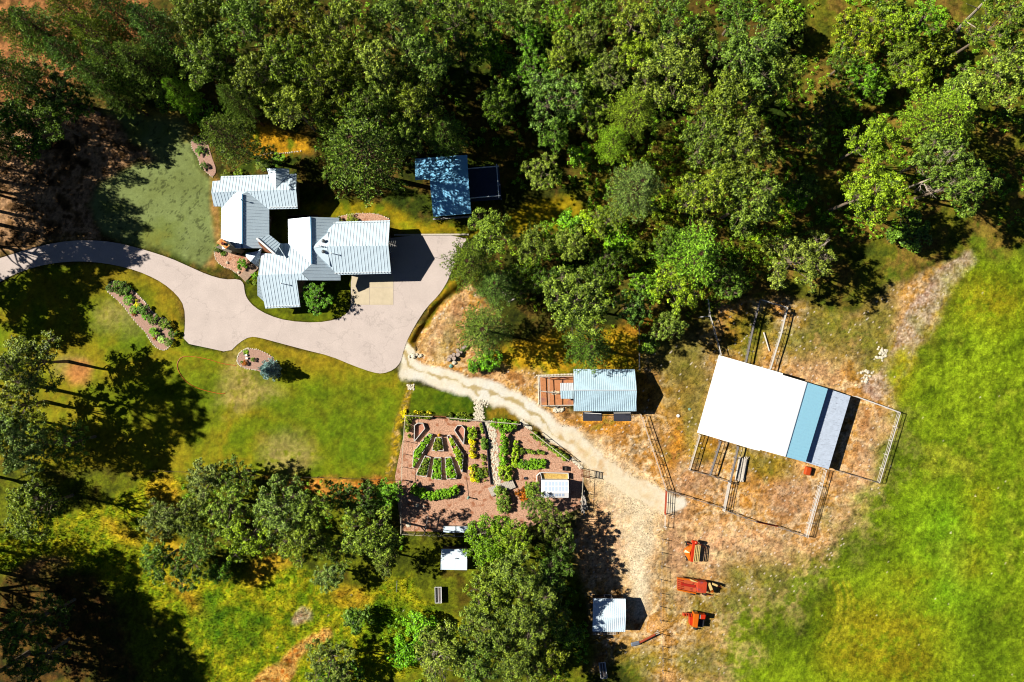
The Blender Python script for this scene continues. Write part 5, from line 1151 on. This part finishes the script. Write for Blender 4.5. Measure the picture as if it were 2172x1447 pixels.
lp = empty('log_pile', at(1240, 1068), 'white bleached branch pile right of the greenhouse', 'log pile'); g = random.Random(8); bl = mat('bleached_wood', A(250,240,225), .9, var=.3)
for i in range(26):
    c = at(g.uniform(1234, 1244), g.uniform(1050, 1084), .15 + .02 * i); d = Vector((g.uniform(-.4, .4), g.uniform(.4, 1.3), 0)); mb = MB(); mb.tube(c - d, c + d, .06, .04, 5); mb.build('branch', bl, lp)

# ------------------------------------------------------------------ flower beds round the drive
ws = MATS['white_stone']
def stone_edge(parent, pts, r=.14, closed=False, step=.3, seed=0):
    P = [at(*p) for p in (chaikin(pts, 2, closed))]; mb = MB(); g = random.Random(seed); k = 0
    Q = P + ([P[0]] if closed else [])
    for a, b in zip(Q, Q[1:]):
        n = max(1, int((b - a).length / step))
        for i in range(n): c = a.lerp(b, i / n); mb.rock((c.x + g.uniform(-.04, .04), c.y + g.uniform(-.04, .04), -.02), r * g.uniform(.7, 1.25), seed + k, .7); k += 1
    return mb.build('stone_edging', ws, parent)
mulch2 = mat('bed_mulch', A(205,165,145), .95, var=.45, scale=6, bump=.6)
def bed(label, pts, seed, m=mulch2):
    q = [p for p in pts]; t = empty('flower_bed', at(*q[0]), label, 'flower bed'); P = wp(chaikin(q, 1)); mb = MB(); mb.prism(P, -.05, .03); mb.build('mulch', m, t); return t
LB = [Z(u, v, ZL) for u, v in ((260,125),(430,150),(490,220),(640,340),(830,540),(880,640),(960,690),(1030,770),(1130,755),(1240,930),(1290,1100),(1200,1270),(1080,1320),(960,1250),(880,1150),(800,1010),(640,850),(520,700),(420,550),(280,430),(130,290),(150,190))]
t = bed('long stone edged flower bed on the lawn inside the driveway curve', LB, 1); stone_edge(t, LB, closed=True, seed=3)
for (u, v, r, h, tn, lb) in ((200,250,75,1.1,'d','dark green shrub at the top end of the long bed, leftmost'),(300,180,65,1.1,'d','dark green shrub at the very tip of the long bed'),(405,190,70,1.2,'d','dark green shrub on the upper right of the long bed tip'),(300,270,60,1.0,'m','green shrub between the tip shrubs of the long bed'),(365,335,65,1.0,'m','green shrub below the tip shrubs of the long bed'),(450,290,75,1.1,'m','green shrub right of the tip group in the long bed'),(520,260,50,.9,'d','small dark shrub at the right rim of the tip group'),
   (500,450,85,.8,'g','pale green spreading plant in the long bed'),(645,540,50,.7,'Y','bright yellow flowering plant in the long bed'),(640,455,26,.5,'Y','tiny yellow flower clump above the bright yellow plant'),(745,615,95,1.2,'d','dark round shrub in the middle of the long bed, right of the yellow plant'),(600,620,75,.7,'g','light green plant below the yellow plant'),(590,695,36,.5,'R','brown red plant on the left edge of the long bed'),
   (920,785,95,1.3,'d','dark round shrub below the middle of the long bed'),(790,730,60,.8,'g','light green plant left of the lower dark round shrub'),(1125,870,95,1.3,'m','big green shrub on the right of the long bed bottom'),(945,1000,85,1.0,'g','fresh green shrub in the bottom part of the long bed'),(1255,1030,75,1.2,'d','dark shrub at the right rim of the bottom end'),(1190,1180,75,1.1,'m','lowest green shrub of the long bed'),(1060,1120,60,.5,'W','white flowering patch at the bottom of the long bed'),(945,1115,30,.5,'R','small red plant left of the white flowers')):
    x, y = Z(u, v, ZL); plant('B', x, y, r / 8.04, h, tn, lb, 'plants in the long flower bed', name='garden_shrub')
SB = [Z(u, v, ZS) for u, v in ((545,230),(750,245),(950,310),(1220,480),(1300,700),(1200,900),(1000,900),(760,780),(500,750),(320,650),(270,520),(310,380),(420,280))]
t = bed('oval stone edged bed under the blue spruce', SB, 2); stone_edge(t, SB[:1] + SB[1:4], seed=5); stone_edge(t, SB[7:] + SB[:1], seed=6)
me_s = proto_pine(77, R=2.2, Ht=4.6, base=.05, tuft=.30, whorls=22, m=blue, conic=1.25, per=12, wd=.045)
p = at(569.5, 784, 2.3); t = empty('blue_spruce', (p.x, p.y, -.02), 'round silvery blue spruce at the right end of the oval bed', 'tree')
for me in me_s[:2]: o = bpy.data.objects.new(me.name.split('.')[0], me); COL.objects.link(o); o.parent = t; o.scale = (.92, .92, 1)
for (u, v, r, h, tn, lb) in ((680,520,60,.8,'m','small round green shrub left of the blue spruce'),(470,610,75,.7,'R','dark red plant in the oval bed'),(400,590,40,.5,'g','green tuft left of the dark red plant'),(490,330,70,.3,'y','low yellow green tuft at the top of the oval bed')):
    x, y = Z(u, v, ZS); plant('B', x, y, r / 12.06, h, tn, lb, name='garden_shrub')
c = at(*Z(520,410,ZS)); b_ = empty('garden_bench', c, 'tiny white double ornament in the oval bed', 'ornament')
for u, v in ((520,405),(535,480)): c = at(*Z(u, v, ZS)); mb = MB(); mb.box((c.x, c.y, .3), (.42, .34, .04), .3); mb.box((c.x - .12, c.y, .14), (.08, .28, .28), .3); mb.build('slab', framew, b_)
FB = [Z(u, v, ZE) for u, v in ((150,540),(160,640),(200,760),(330,880),(500,940),(620,1010),(700,1085),(780,1000),(960,810),(900,700),(860,640),(600,600),(400,560),(250,520))]
t = bed('mulched bed in front of the chimney corner', FB, 3, mulch); stone_edge(t, FB[:7], r=.12, seed=9)
for (u, v, r, h, tn, lb) in ((760,830,118,1.7,'g','round leafy green shrub in the mulched bed by the porch'),(220,500,90,.9,'k','dark spreading juniper below the chimney'),(340,590,60,.5,'d','low dark plant right of the juniper'),(1040,1090,85,1.2,'g','green shrub right of the boardwalk'),(890,1215,45,.7,'d','small dark plant at the foot of the boardwalk'),(1040,1250,60,.8,'m','green shrub below the one right of the boardwalk')):
    x, y = Z(u, v, ZE); plant('B', x, y, r / 10.34, h, tn, lb, name='garden_shrub')
for (u, v, lb) in ((440,800,'white round stone in the mulched bed'), (690,1010,'white stone beside the boardwalk foot')):
    c = at(*Z(u, v, ZE)); mb = MB(); mb.rock((c.x, c.y, 0), .28, int(u), .9); tag(mb.build('garden_stone', ws), lb, 'stone')
NB = [(413,288),(405,300),(408,318),(420,332),(424,352),(440,368),(452,376),(460,362),(448,330),(440,300),(425,286)]
t = bed('narrow curved planting bed between the sage lawn and the big feathery pine', NB, 4); stone_edge(t, NB[:7], r=.11, seed=12)
for x, y, r, lb in ((418,296,9,'top'), (424,320,10,'middle'), (432,352,8,'bottom')): plant('B', x, y, r, .9, 'd', f'dark low shrub at the {lb} of the narrow curved bed', name='garden_shrub')
q = [(700,468),(722,458),(760,452),(800,453),(826,464),(826,469),(700,470)]; t = bed('arched planting bed against the north wall of the garage', q, 5, mulch); stone_edge(t, q[:5], r=.11, seed=15)
for x, y, r, lb, tn in ((745,465,12,'bare brown low bush in the arched bed behind the garage','o'), (718,466,7,'green low bush at the left end of the arched bed','m')): plant('B', x, y, r, .9, tn, lb, name='garden_shrub')
t = empty('stone_border', at(545, 330), 'pale stone row along the lower edge of the yellow lawn patch', 'stone row'); stone_edge(t, [(545,332),(570,324),(600,326),(640,320)], r=.14, seed=21)
for x, y, r, tn, lb in ((558,350,14,'o','rusty low shrub behind the west wing roof, left'), (590,338,14,'g','green low shrub under the yellow lawn patch'), (480,372,10,'o','brownish shrub at the house top left corner'), (505,368,10,'y','yellowish shrub behind the west wing'), (640,635,7,'d','dark foundation plant by the south wing')):
    plant('B', x, y, r, 1.1, tn, lb, name='garden_shrub')
# orange cord on the south lawn
P = [(p[0] / 3.618, 600 + p[1] / 3.618) for p in ((1809,635),(1700,620),(1600,585),(1450,560),(1385,570),(1352,630),(1385,710),(1450,780),(1560,825),(1700,855),(1730,845))]
P = chaikin(P, 2, False); mb = MB()
for a, b in zip(P, P[1:]): mb.tube(at(*a, .04), at(*b, .04), .05, n=5)
tag(mb.build('garden_hose', mat('orange_hose', A(225,110,35), .5)), 'orange hose looped on the south lawn below the driveway', 'hose')
# log rounds
endg = mat('log_end', A(205,185,170), .9, var=.35, scale=8)
for i, (u, v, r, h) in enumerate(((740,1200,30,.5),(768,1155,26,.55),(810,1185,32,.6),(808,1130,26,.5),(866,1130,34,.7),(860,1072,28,.5),(905,1095,26,.5),(938,1040,30,.5),(972,1012,26,.45),(915,1060,20,.4))):
    c = at(*Z(u, v, ZR)); t = empty('log_round', c, f'{["lowest left","second lowest","third from the bottom","fourth from the bottom, upper left","largest, in the middle","upper left","inner right","upper right","topmost","smallest, squeezed in the middle"][i]} sawn log round in the row by the bushy pine', 'log', 'sawn log rounds')
    r = r / 6.577 * S; mb = MB(); mb.lathe(c, [(r * 1.03, -.05), (r, h * .5), (r * .97, h)], 12); mb.build('bark', barkp, t); mb = MB(); mb.lathe((c.x, c.y, h), [(r * .9, 0), (r * .9, .012)], 12); mb.build('cut_face', endg, t)
for i, (u, v, r, m_, lb) in enumerate(((815,1245,.42,ws,'white boulder at the foot of the log rounds'), (768,1292,.36,teal,'pale teal tub lid by the white boulder'), (250,1150,.5,ws,'white rock cluster at the start of the gravel track'), (350,1145,.34,ws,'single white rock right of the rock cluster'), (1500,290,.55,ws,'pale boulder between the two middle pines'))):
    c = at(*Z(u, v, ZR)); mb = MB(); mb.rock((c.x, c.y, 0), r, i + 3, .7)
    if i == 2: [mb.rock((c.x + k * .45 - .8, c.y + (k % 2) * .3 - .1, 0), .3, k + 60, .7) for k in range(5)]
    tag(mb.build('boulder', m_), lb, 'rock')
g = random.Random(31); mb = MB()
for i in range(30): c = at(g.uniform(864, 878), g.uniform(816, 826)); mb.rock((c.x, c.y, -.03), g.uniform(.12, .25), i)
tag(mb.build('rock_heap', ws), 'small white rock heap at the top of the yellow weed strip', 'rock heap')
for k, (x0, y0, n_, lb) in enumerate(((1868,758,26,'white rock heap on the left edge of the stony path'), (1836,805,18,'lower and smaller white rock heap at the end of the stony path'))):
    mb = MB()
    for i in range(n_): c = at(x0 + g.gauss(0, 6) + (i % 5) * 1.5, y0 - (i % 5) * 4 + g.gauss(0, 4)); mb.rock((c.x, c.y, -.03), g.uniform(.15, .36), i + k * 70)
    tag(mb.build('rock_heap', ws), lb, 'rock heap')

# ------------------------------------------------------------------ farm machines and troughs
orange = mat('orange_paint', A(250,125,20), .4, .1, var=.12, spec=.5); red = mat('red_orange_paint', A(232,60,15), .45, .1, var=.15, spec=.5); fade = mat('faded_orange', A(225,105,60), .7, .1, var=.2, tint=(A(150,60,45), 1.5, .55))
cream = mat('cream_paint', A(245,215,140), .6, var=.15); tyre = mat('tyre', (.02, .02, .02), .9)
def wheel(parent, c, r, w, ax):
    q = Vector(ax).normalized(); mb = MB(); mb.tube(Vector(c) - q * w / 2, Vector(c) + q * w / 2, r, n=16); o = mb.build('wheel', tyre, parent); mb = MB(); mb.tube(Vector(c) - q * w * .55, Vector(c) + q * w * .55, r * .5, n=10); mb.build('rim', cream, o)
def mp_(u, v, z, w): return at(*Z(u, v, w), z)
t = empty('mower_conditioner', at(*Z(850,600,ZM)), 'orange hay mower with a domed hood and cream slatted reel', 'farm machine')
hood = [(862,385),(740,440),(625,520),(595,605),(640,680),(735,860),(815,885)]; P = [mp_(u, v, .9, ZM) for u, v in hood]; top = mp_(770,620,1.5,ZM); mb = MB(); n_ = len(P)
mb.add(P + [top] + [p - Vector((0, 0, .6)) for p in P], [(i, (i + 1) % n_, n_) for i in range(n_)] + [(i, n_ + 1 + i, n_ + 1 + (i + 1) % n_, (i + 1) % n_) for i in range(n_)]); mb.build('hood', orange, t, smooth=False)
mb = MB(); mb.beam(mp_(895,300,1.35,ZM), mp_(825,890,1.35,ZM), .48, .28); mb.build('main_beam', red, t, bevel=.04)
mb = MB(); mb.beam(mp_(830,265,1.3,ZM), mp_(990,300,1.3,ZM), .5, .45); c = mp_(960,300,1.3,ZM); mb.lathe(c, [(.3, 0), (.3, .3), (.12, .42)], 10); mb.build('gearbox', red, t, bevel=.04)
mb = MB(); mb.beam(mp_(1000,320,1.0,ZM), mp_(1260,455,.6,ZM), .14, .14); mb.beam(mp_(690,330,.8,ZM), mp_(830,370,.9,ZM), .14, .12); mb.build('drawbar', fade, t)
for k in range(4):
    mb = MB(); mb.beam(mp_(945 + 48 * k, 380 + 8 * k, 1.5, ZM), mp_(885 + 52 * k, 885, 1.5, ZM), .13, .08); mb.build('reel_bar', cream, t)
for v in (385, 640, 880): mb = MB(); f = (v - 385) / 495; mb.beam(mp_(940 - 60 * f, v, 1.42, ZM), mp_(1095 - 50 * f, v + 10, 1.42, ZM), .1, .06); mb.build('reel_spider', cream, t)
wheel(t, mp_(650,330,.4,ZM), .4, .22, (1, .2, 0)); wheel(t, mp_(660,790,.4,ZM), .4, .22, (1, .2, 0))
t = empty('bale_wagon', at(*Z(600,380,ZN)), 'long faded orange bale machine with pale yellow fittings', 'farm machine')
q = [mp_(u, v, 1.1, ZN) for u, v in ((280,175),(735,250),(705,505),(285,430))]; mb = MB(); mb.slab(q, .25); mb.build('bed', fade, t)
mb = MB(); mb.beam(mp_(280,165,1.3,ZN), mp_(735,235,1.3,ZN), .22, .5); mb.beam(mp_(285,432,1.3,ZN), mp_(705,518,1.3,ZN), .22, .5); mb.build('side_rail', orange, t)
mb = MB(); mb.beam(mp_(370,310,1.2,ZN), mp_(680,365,1.2,ZN), .45, .12); mb.build('conveyor', mat('dark_red', A(190,35,20), .7), t)
for k in range(5): mb = MB(); mb.beam(mp_(290, 210 + 45 * k, 1.25, ZN), mp_(410, 235 + 45 * k, 1.25, ZN), .07, .1); mb.build('tine', red, t)
q = [mp_(u, v, 1.8, ZN) for u, v in ((760,255),(965,275),(945,520),(740,505))]; mb = MB(); mb.slab(q, 1.3); mb.build('chamber', mat('faded_red', A(225,80,45), .6, .1, var=.25, tint=(A(160,90,110), .9, .55)), t, bevel=.03)
mb = MB(); mb.add([mp_(560,190,1.7,ZN), mp_(790,285,1.8,ZN), mp_(600,245,1.7,ZN), mp_(560,190,1.5,ZN), mp_(790,285,1.6,ZN), mp_(600,245,1.5,ZN)], [(0, 1, 2), (5, 4, 3), (0, 3, 4, 1), (1, 4, 5, 2), (2, 5, 3, 0)]); mb.build('chute', cream, t)
mb = MB(); mb.beam(mp_(1000,285,1.3,ZN), mp_(1060,440,1.3,ZN), .5, .5); mb.beam(mp_(1080,300,1.2,ZN), mp_(1200,350,1.2,ZN), .36, .3); mb.build('pickup', cream, t, bevel=.03)
for k in range(3): mb = MB(); mb.beam(mp_(1000 + 45 * k, 400, 1.0, ZN), mp_(1010 + 40 * k, 510, .9, ZN), .09, .5); mb.build('bracket', orange, t)
mb = MB(); mb.beam(mp_(760,520,.8,ZN), mp_(1105,580,.7,ZN), .1, .1); mb.beam(mp_(1200,350,.8,ZN), mp_(1290,380,.6,ZN), .12, .12); mb.build('drawbar', rustm, t)
for u, v in ((640,200),(640,530),(900,540),(900,245)): wheel(t, mp_(u, v, .45, ZN), .45, .25, (.15, 1, 0))
t = empty('square_baler', at(*Z(700,1080,ZN)), 'small red orange baler with a black opening, lowest of the three machines', 'farm machine')
q = [mp_(u, v, 1.0, ZN) for u, v in ((410,965),(665,985),(650,1070),(560,1065),(540,1030),(400,1030))]; mb = MB(); mb.slab(q, .3); mb.build('bed', fade, t)
for k in range(4): mb = MB(); mb.beam(mp_(440 + 55 * k, 985, 1.1, ZN), mp_(450 + 55 * k, 1050, 1.1, ZN), .1, .2); mb.build('crossbar', red, t)
q = [mp_(u, v, 1.5, ZN) for u, v in ((570,1060),(660,1070),(650,1280),(570,1240))]; mb = MB(); mb.slab(q, 1.0); mb.build('hopper', red, t, bevel=.03)
q = [mp_(u, v, 1.9, ZN) for u, v in ((670,985),(785,1000),(745,1310),(640,1290))]; mb = MB(); mb.slab(q, 1.4); mb.build('body', orange, t, bevel=.05)
q = [mp_(u, v, 1.6, ZN) for u, v in ((800,1005),(935,1015),(920,1115),(790,1110))]; mb = MB(); mb.slab(q, 1.0); mb.build('gearbox', red, t, bevel=.05)
q = [mp_(u, v, 1.1, ZN) for u, v in ((775,1120),(900,1135),(880,1295),(750,1285))]; mb = MB(); mb.slab(q, .7); mb.build('opening', blk, t)
mb = MB(); mb.beam(mp_(800,1010,1.64,ZN), mp_(795,1100,1.64,ZN), .2, .06); mb.build('label_plate', framew, t)
wheel(t, mp_(705,945,.5,ZN), .5, .3, (.2, 1, 0)); wheel(t, mp_(700,1320,.4,ZN), .4, .25, (.2, 1, 0))
mb = MB(); mb.beam(mp_(935,1050,.8,ZN), mp_(1020,1085,.6,ZN), .12, .12); mb.build('drawbar', rustm, t)
t = empty('feed_tub', at(1711, 998), 'rounded orange container standing against the barn foot', 'container')
c = at(1711, 998); mb = MB(); mb.box((c.x, c.y, .4), (1.1, 1.5, .8), -.25); mb.build('tub', mat('orange_plastic', A(215,85,30), .5, var=.1), t, bevel=.2); mb = MB(); c2 = at(*Z(1615,638,ZP)); mb.lathe((c2.x, c2.y, .8), [(.16, 0), (.16, .06), (.02, .07)], 10); mb.build('lid', red, t)
t = empty('lumber_pile', at(1573, 994), 'bleached white lumber stack beside the small barn pens', 'lumber pile'); g = random.Random(12)
a, b = at(*Z(945,535,ZP)), at(*Z(905,765,ZP)); d = (b - a).normalized(); s_ = Vector((-d.y, d.x, 0))
for i in range(22):
    o_ = s_ * (-.75 + (i % 9) * .19 + g.uniform(-.03, .03)); zz = .1 + .12 * (i // 9); ex = g.uniform(-.25, .25); mb = MB(); mb.beam(a + o_ - d * ex + Vector((0, 0, zz)), b + o_ + d * ex + Vector((0, 0, zz)), .13, .09); mb.build('board', bl, t)
mb = MB(); p = at(*Z(985,520,ZP), .5); q = at(*Z(935,785,ZP), .5); mb.beam(p, q, .08, .1); mb.build('rail', wood, t)
def trough(x, y, rz, label):
    c = at(x, y); t = empty('trough', c, label, 'trough'); M = Matrix.Rotation(rz, 3, 'Z'); tin = mat('galvanised', A(205,208,212), .4, .5, var=.2)
    def W_(p): return c + M @ Vector(p)
    mb = MB(); mb.add([W_(p) for p in ((-.55,-1.4,.75),(.55,-1.4,.75),(.55,1.4,.75),(-.55,1.4,.75),(-.22,-1.25,.35),(.22,-1.25,.35),(.22,1.25,.35),(-.22,1.25,.35))], [(0,4,5,1),(1,5,6,2),(2,6,7,3),(3,7,4,0),(4,7,6,5)]); mb.build('basin', tin, t)
    mb = MB()
    for s in (-1, 1): mb.beam(W_((s * .57,-1.45,.78)), W_((s * .57,1.45,.78)), .07, .07); mb.beam(W_((-.53,s * 1.42,.78)), W_((.53,s * 1.42,.78)), .07, .069)
    mb.beam(W_((0,-1.4,.85)), W_((0,1.4,.85)), .06, .06); mb.build('rim', framew, t)
    for i in (-1, 1):
        for j in (-1, 1): mb = MB(); mb.beam(W_((i * .45,j * 1.2,.7)), W_((i * .5,j * 1.25,-.02)), .06, .06); mb.build('leg', tin, t)
    mb = MB(); mb.prism([tuple(W_((i, j, 0)))[:2] for i, j in ((-.3,-1.2),(.3,-1.2),(.3,1.2),(-.3,1.2))], .36, .5); mb.build('feed', mat('feed', A(120,110,105), .9, var=.4), t)
trough(930.5, 1259, .02, 'metal trough on the grass below the little white hut'); trough(1278, 1418, .14, 'metal trough by the pale dirt patch at the bottom edge')
t = empty('grain_auger', at(1376, 1353), 'rusty tube auger with a grey tub, lying right of the white shed', 'farm machine')
mb = MB(); mb.tube(at(1357,1363,.4), at(1390,1346,.7), .2, .17, 10); mb.build('tube', rustm, t); mb = MB()
for s in (-3, 3): mb.beam(at(1388,1345 + s * .6,.7), at(1399,1342 + s * .6,.7), .07, .07)
mb.build('fork', steel, t); c = at(1347, 1364); mb = MB(); mb.box((c.x, c.y, .25), (1.6, .7, .4), .25); mb.build('tub', mat('grey_tub', A(140,150,165), .5, .3), t, bevel=.15)
for i, (x, y) in enumerate(((1285,1380),(1316,1370))): c = at(x, y); mb = MB(); mb.tube((c.x, c.y, -.1), (c.x, c.y, .9), .07, n=7); tag(mb.build('short_post', greyw), ('left' if i == 0 else 'right') + ' one of two short dark posts below the white shed', 'post')
c = at(843, 1240); mb = MB(); mb.beam(at(842,1232,1.2), at(841,1256,1.2), .07, .07); mb.tube((c.x, c.y, -.1), (c.x, c.y, 1.3), .06); tag(mb.build('pole', greyw), 'thin pale pole in the dark grass left of the metal trough', 'pole')
# white tyre ring and pale boards in the yard
c = at(1438, 882); mb = MB(); mb.lathe(c, [(.25, 0), (.3, .12), (.22, .16), (.14, .12)], 12); tag(mb.build('white_ring', framew), 'small white ring lying in the dry grass right of the coop', 'ring')
mb = MB(); c = at(1462, 868); mb.lathe((c.x, c.y, 0), [(.2, 0), (.24, .1), (.02, .14)], 10); tag(mb.build('salt_block', mat('pale_teal', A(150,190,170), .7)), 'pale green disc in the weeds west of the barn', 'block')

# ------------------------------------------------------------------ ground cover that nobody could count
def tufts(name, label, cat, n, test, hgt, wd, seed, kmul=1.15, region=None):
    """grass and weeds: thin upright triangles coloured like the ground they grow from"""
    g = np.random.default_rng(seed); P = wp(region); ax = min(p[0] for p in P); bx = max(p[0] for p in P); ay = min(p[1] for p in P); by = max(p[1] for p in P)
    x = g.uniform(ax, bx, n * 2); y = g.uniform(ay, by, n * 2); k = sdist(x, y, P) < 0; x, y = x[k][:n], y[k][:n]
    ix = np.clip(np.searchsorted(xs, x), 0, NX - 1); iy = np.clip(np.searchsorted(ys, y), 0, NY - 1); k = test(ix, iy, x, y); x, y, ix, iy = x[k], y[k], ix[k], iy[k]; n = len(x)
    z = ZZ[iy, ix]; a = g.uniform(0, 6.283, n); l = g.uniform(.5, 1.2, n) * hgt; w = wd * g.uniform(.6, 1.3, n); la = g.uniform(0, 6.283, n); lean = l * g.uniform(.2, .9, n)
    A_ = np.stack([x - w * np.cos(a), y - w * np.sin(a), z - .02], -1); B_ = np.stack([x + w * np.cos(a), y + w * np.sin(a), z - .02], -1); T_ = np.stack([x + lean * np.cos(la), y + lean * np.sin(la), z + l], -1)
    V_ = np.stack([A_, B_, T_], 1).reshape(-1, 3); c = np.clip(CLR[iy, ix] * kmul * g.uniform(.6, 1.45, (n, 1)), 0, .85); c4 = np.concatenate([np.repeat(c, 3, 0), np.ones((n * 3, 1))], 1)
    me = bpy.data.meshes.new(name); me.vertices.add(n * 3); me.vertices.foreach_set('co', V_.ravel().astype(np.float32)); me.loops.add(n * 3); me.loops.foreach_set('vertex_index', np.arange(n * 3, dtype=np.int32))
    me.polygons.add(n); me.polygons.foreach_set('loop_start', np.arange(0, n * 3, 3, dtype=np.int32)); me.update(calc_edges=True)
    ca = me.color_attributes.new('cover', 'FLOAT_COLOR', 'POINT'); ca.data.foreach_set('color', c4.ravel().astype(np.float32)); me.materials.append(gm)
    o = bpy.data.objects.new(name, me); COL.objects.link(o); tag(o, label, cat, None, 'stuff')
full = [(-60,-60),(2240,-60),(2240,1500),(-60,1500)]
tufts('meadow_grass', 'tall bright green meadow grass on the right side', 'grass', 110000, lambda i, j, x, y: REG[j, i] == 4, .32, .05, 1, region=[(1500,500),(2240,500),(2240,1500),(1500,1500)])
tufts('rough_grass', 'rough yellow green grass and weeds in the south-west', 'grass', 80000, lambda i, j, x, y: REG[j, i] == 4, .35, .06, 2, region=[(-60,1000),(1050,1000),(1050,1500),(-60,1500)])
tufts('dry_weeds', 'sparse dry weeds on the bare yard round the barn', 'weeds', 60000, lambda i, j, x, y: (REG[j, i] == 3) & (fbm(x, y, 3, 3, 7) > .5), .3, .05, 3, region=[(860,540),(2080,540),(2080,1500),(860,1500)])
UG = np.random.default_rng(44)
def undergrowth(name, label, n, poly, seed, tint, size=.12, r=.55, hz=.8, per=34, thr=.42, excl=None):
    g = np.random.default_rng(seed); P = wp(poly); ax = min(p[0] for p in P); bx = max(p[0] for p in P); ay = min(p[1] for p in P); by = max(p[1] for p in P)
    x = g.uniform(ax, bx, n); y = g.uniform(ay, by, n); k = (sdist(x, y, P) < 0) & (fbm(x, y, 7, 4, seed) > thr)
    for e in excl or []: k &= sdist(x, y, wp(e)) > .8
    x, y = x[k], y[k]; C_ = np.stack([x, y, g.uniform(.1, hz, len(x))], -1); V_ = leaves(C_, g.uniform(.5, 1.1, len(x)) * r, per, size, g)
    o = bpy.data.objects.new(name, quads(name, V_, shr)); COL.objects.link(o); o.color = (*TINT[tint], 1); tag(o, label, 'undergrowth', None, 'stuff')
EX = [DRIVE, SAGE, [(430,350),(850,350),(850,690),(520,690)], [(870,320),(1080,320),(1080,500),(870,500)], [(505,255),(660,255),(660,335),(505,335)], [(600,410),(1240,410),(1240,505),(600,505)]]
undergrowth('undergrowth', 'dark leafy undergrowth on the floor of the northern wood', 7000, [(330,-80),(2240,-80),(2240,470),(1780,520),(1560,620),(1100,600),(980,500),(600,400),(420,240),(350,200)], 61, 'g', excl=EX)
undergrowth('undergrowth', 'low green brambles in the middle wood and weedy clearing', 2600, [(1060,400),(1460,280),(1720,480),(1560,640),(1340,700),(1100,650)], 62, 'y', excl=EX, thr=.47)
undergrowth('undergrowth', 'leafy undergrowth below the south-west and bottom groves', 2200, [(330,1010),(850,1020),(860,1200),(1240,1130),(1250,1447),(880,1447),(700,1240),(380,1240)], 63, 'g', thr=.55, excl=[GARDEN, [(925,1150),(1000,1150),(1000,1290),(915,1290)]])

DR = wp(chaikin(DRIVE, 1))
tufts('edge_grass', 'grass blades creeping over the driveway edges', 'grass', 600000, lambda i, j, x, y: np.abs(sdist(x, y, DR) - .06) < .14, .06, .05, 9, region=[(-60,490),(1000,490),(1000,800),(-60,800)])

t = empty('leaning_trunk', at(2065, 75), 'pale bare trunk leaning over the scrub near the top right corner', 'dead tree')
mb = MB(); P = [at(2030, 66, .5), at(2048, 45, 6), at(2075, 18, 12), at(2110, -20, 17)]
for i in range(3): mb.tube(P[i], P[i + 1], .36 - .07 * i, .29 - .07 * i, 8)
mb.build('trunk', dead, t); mb = MB(); mb.tube(P[1], at(2075, 62, 9), .12, .04); mb.tube(P[2], at(2050, 8, 14), .1, .03); mb.build('limb', dead, t)
for a, b, lb in (((1078, 640), (1096, 632), 'pale sawn log on the tan soil between the middle pines'), ((1620, 705), (1632, 745), 'thin pale log lying in the weedy pen north of the barn')):
    mb = MB(); mb.tube(at(*a, .15), at(*b, .15), .14, .1, 7); tag(mb.build('log', bl), lb, 'log')
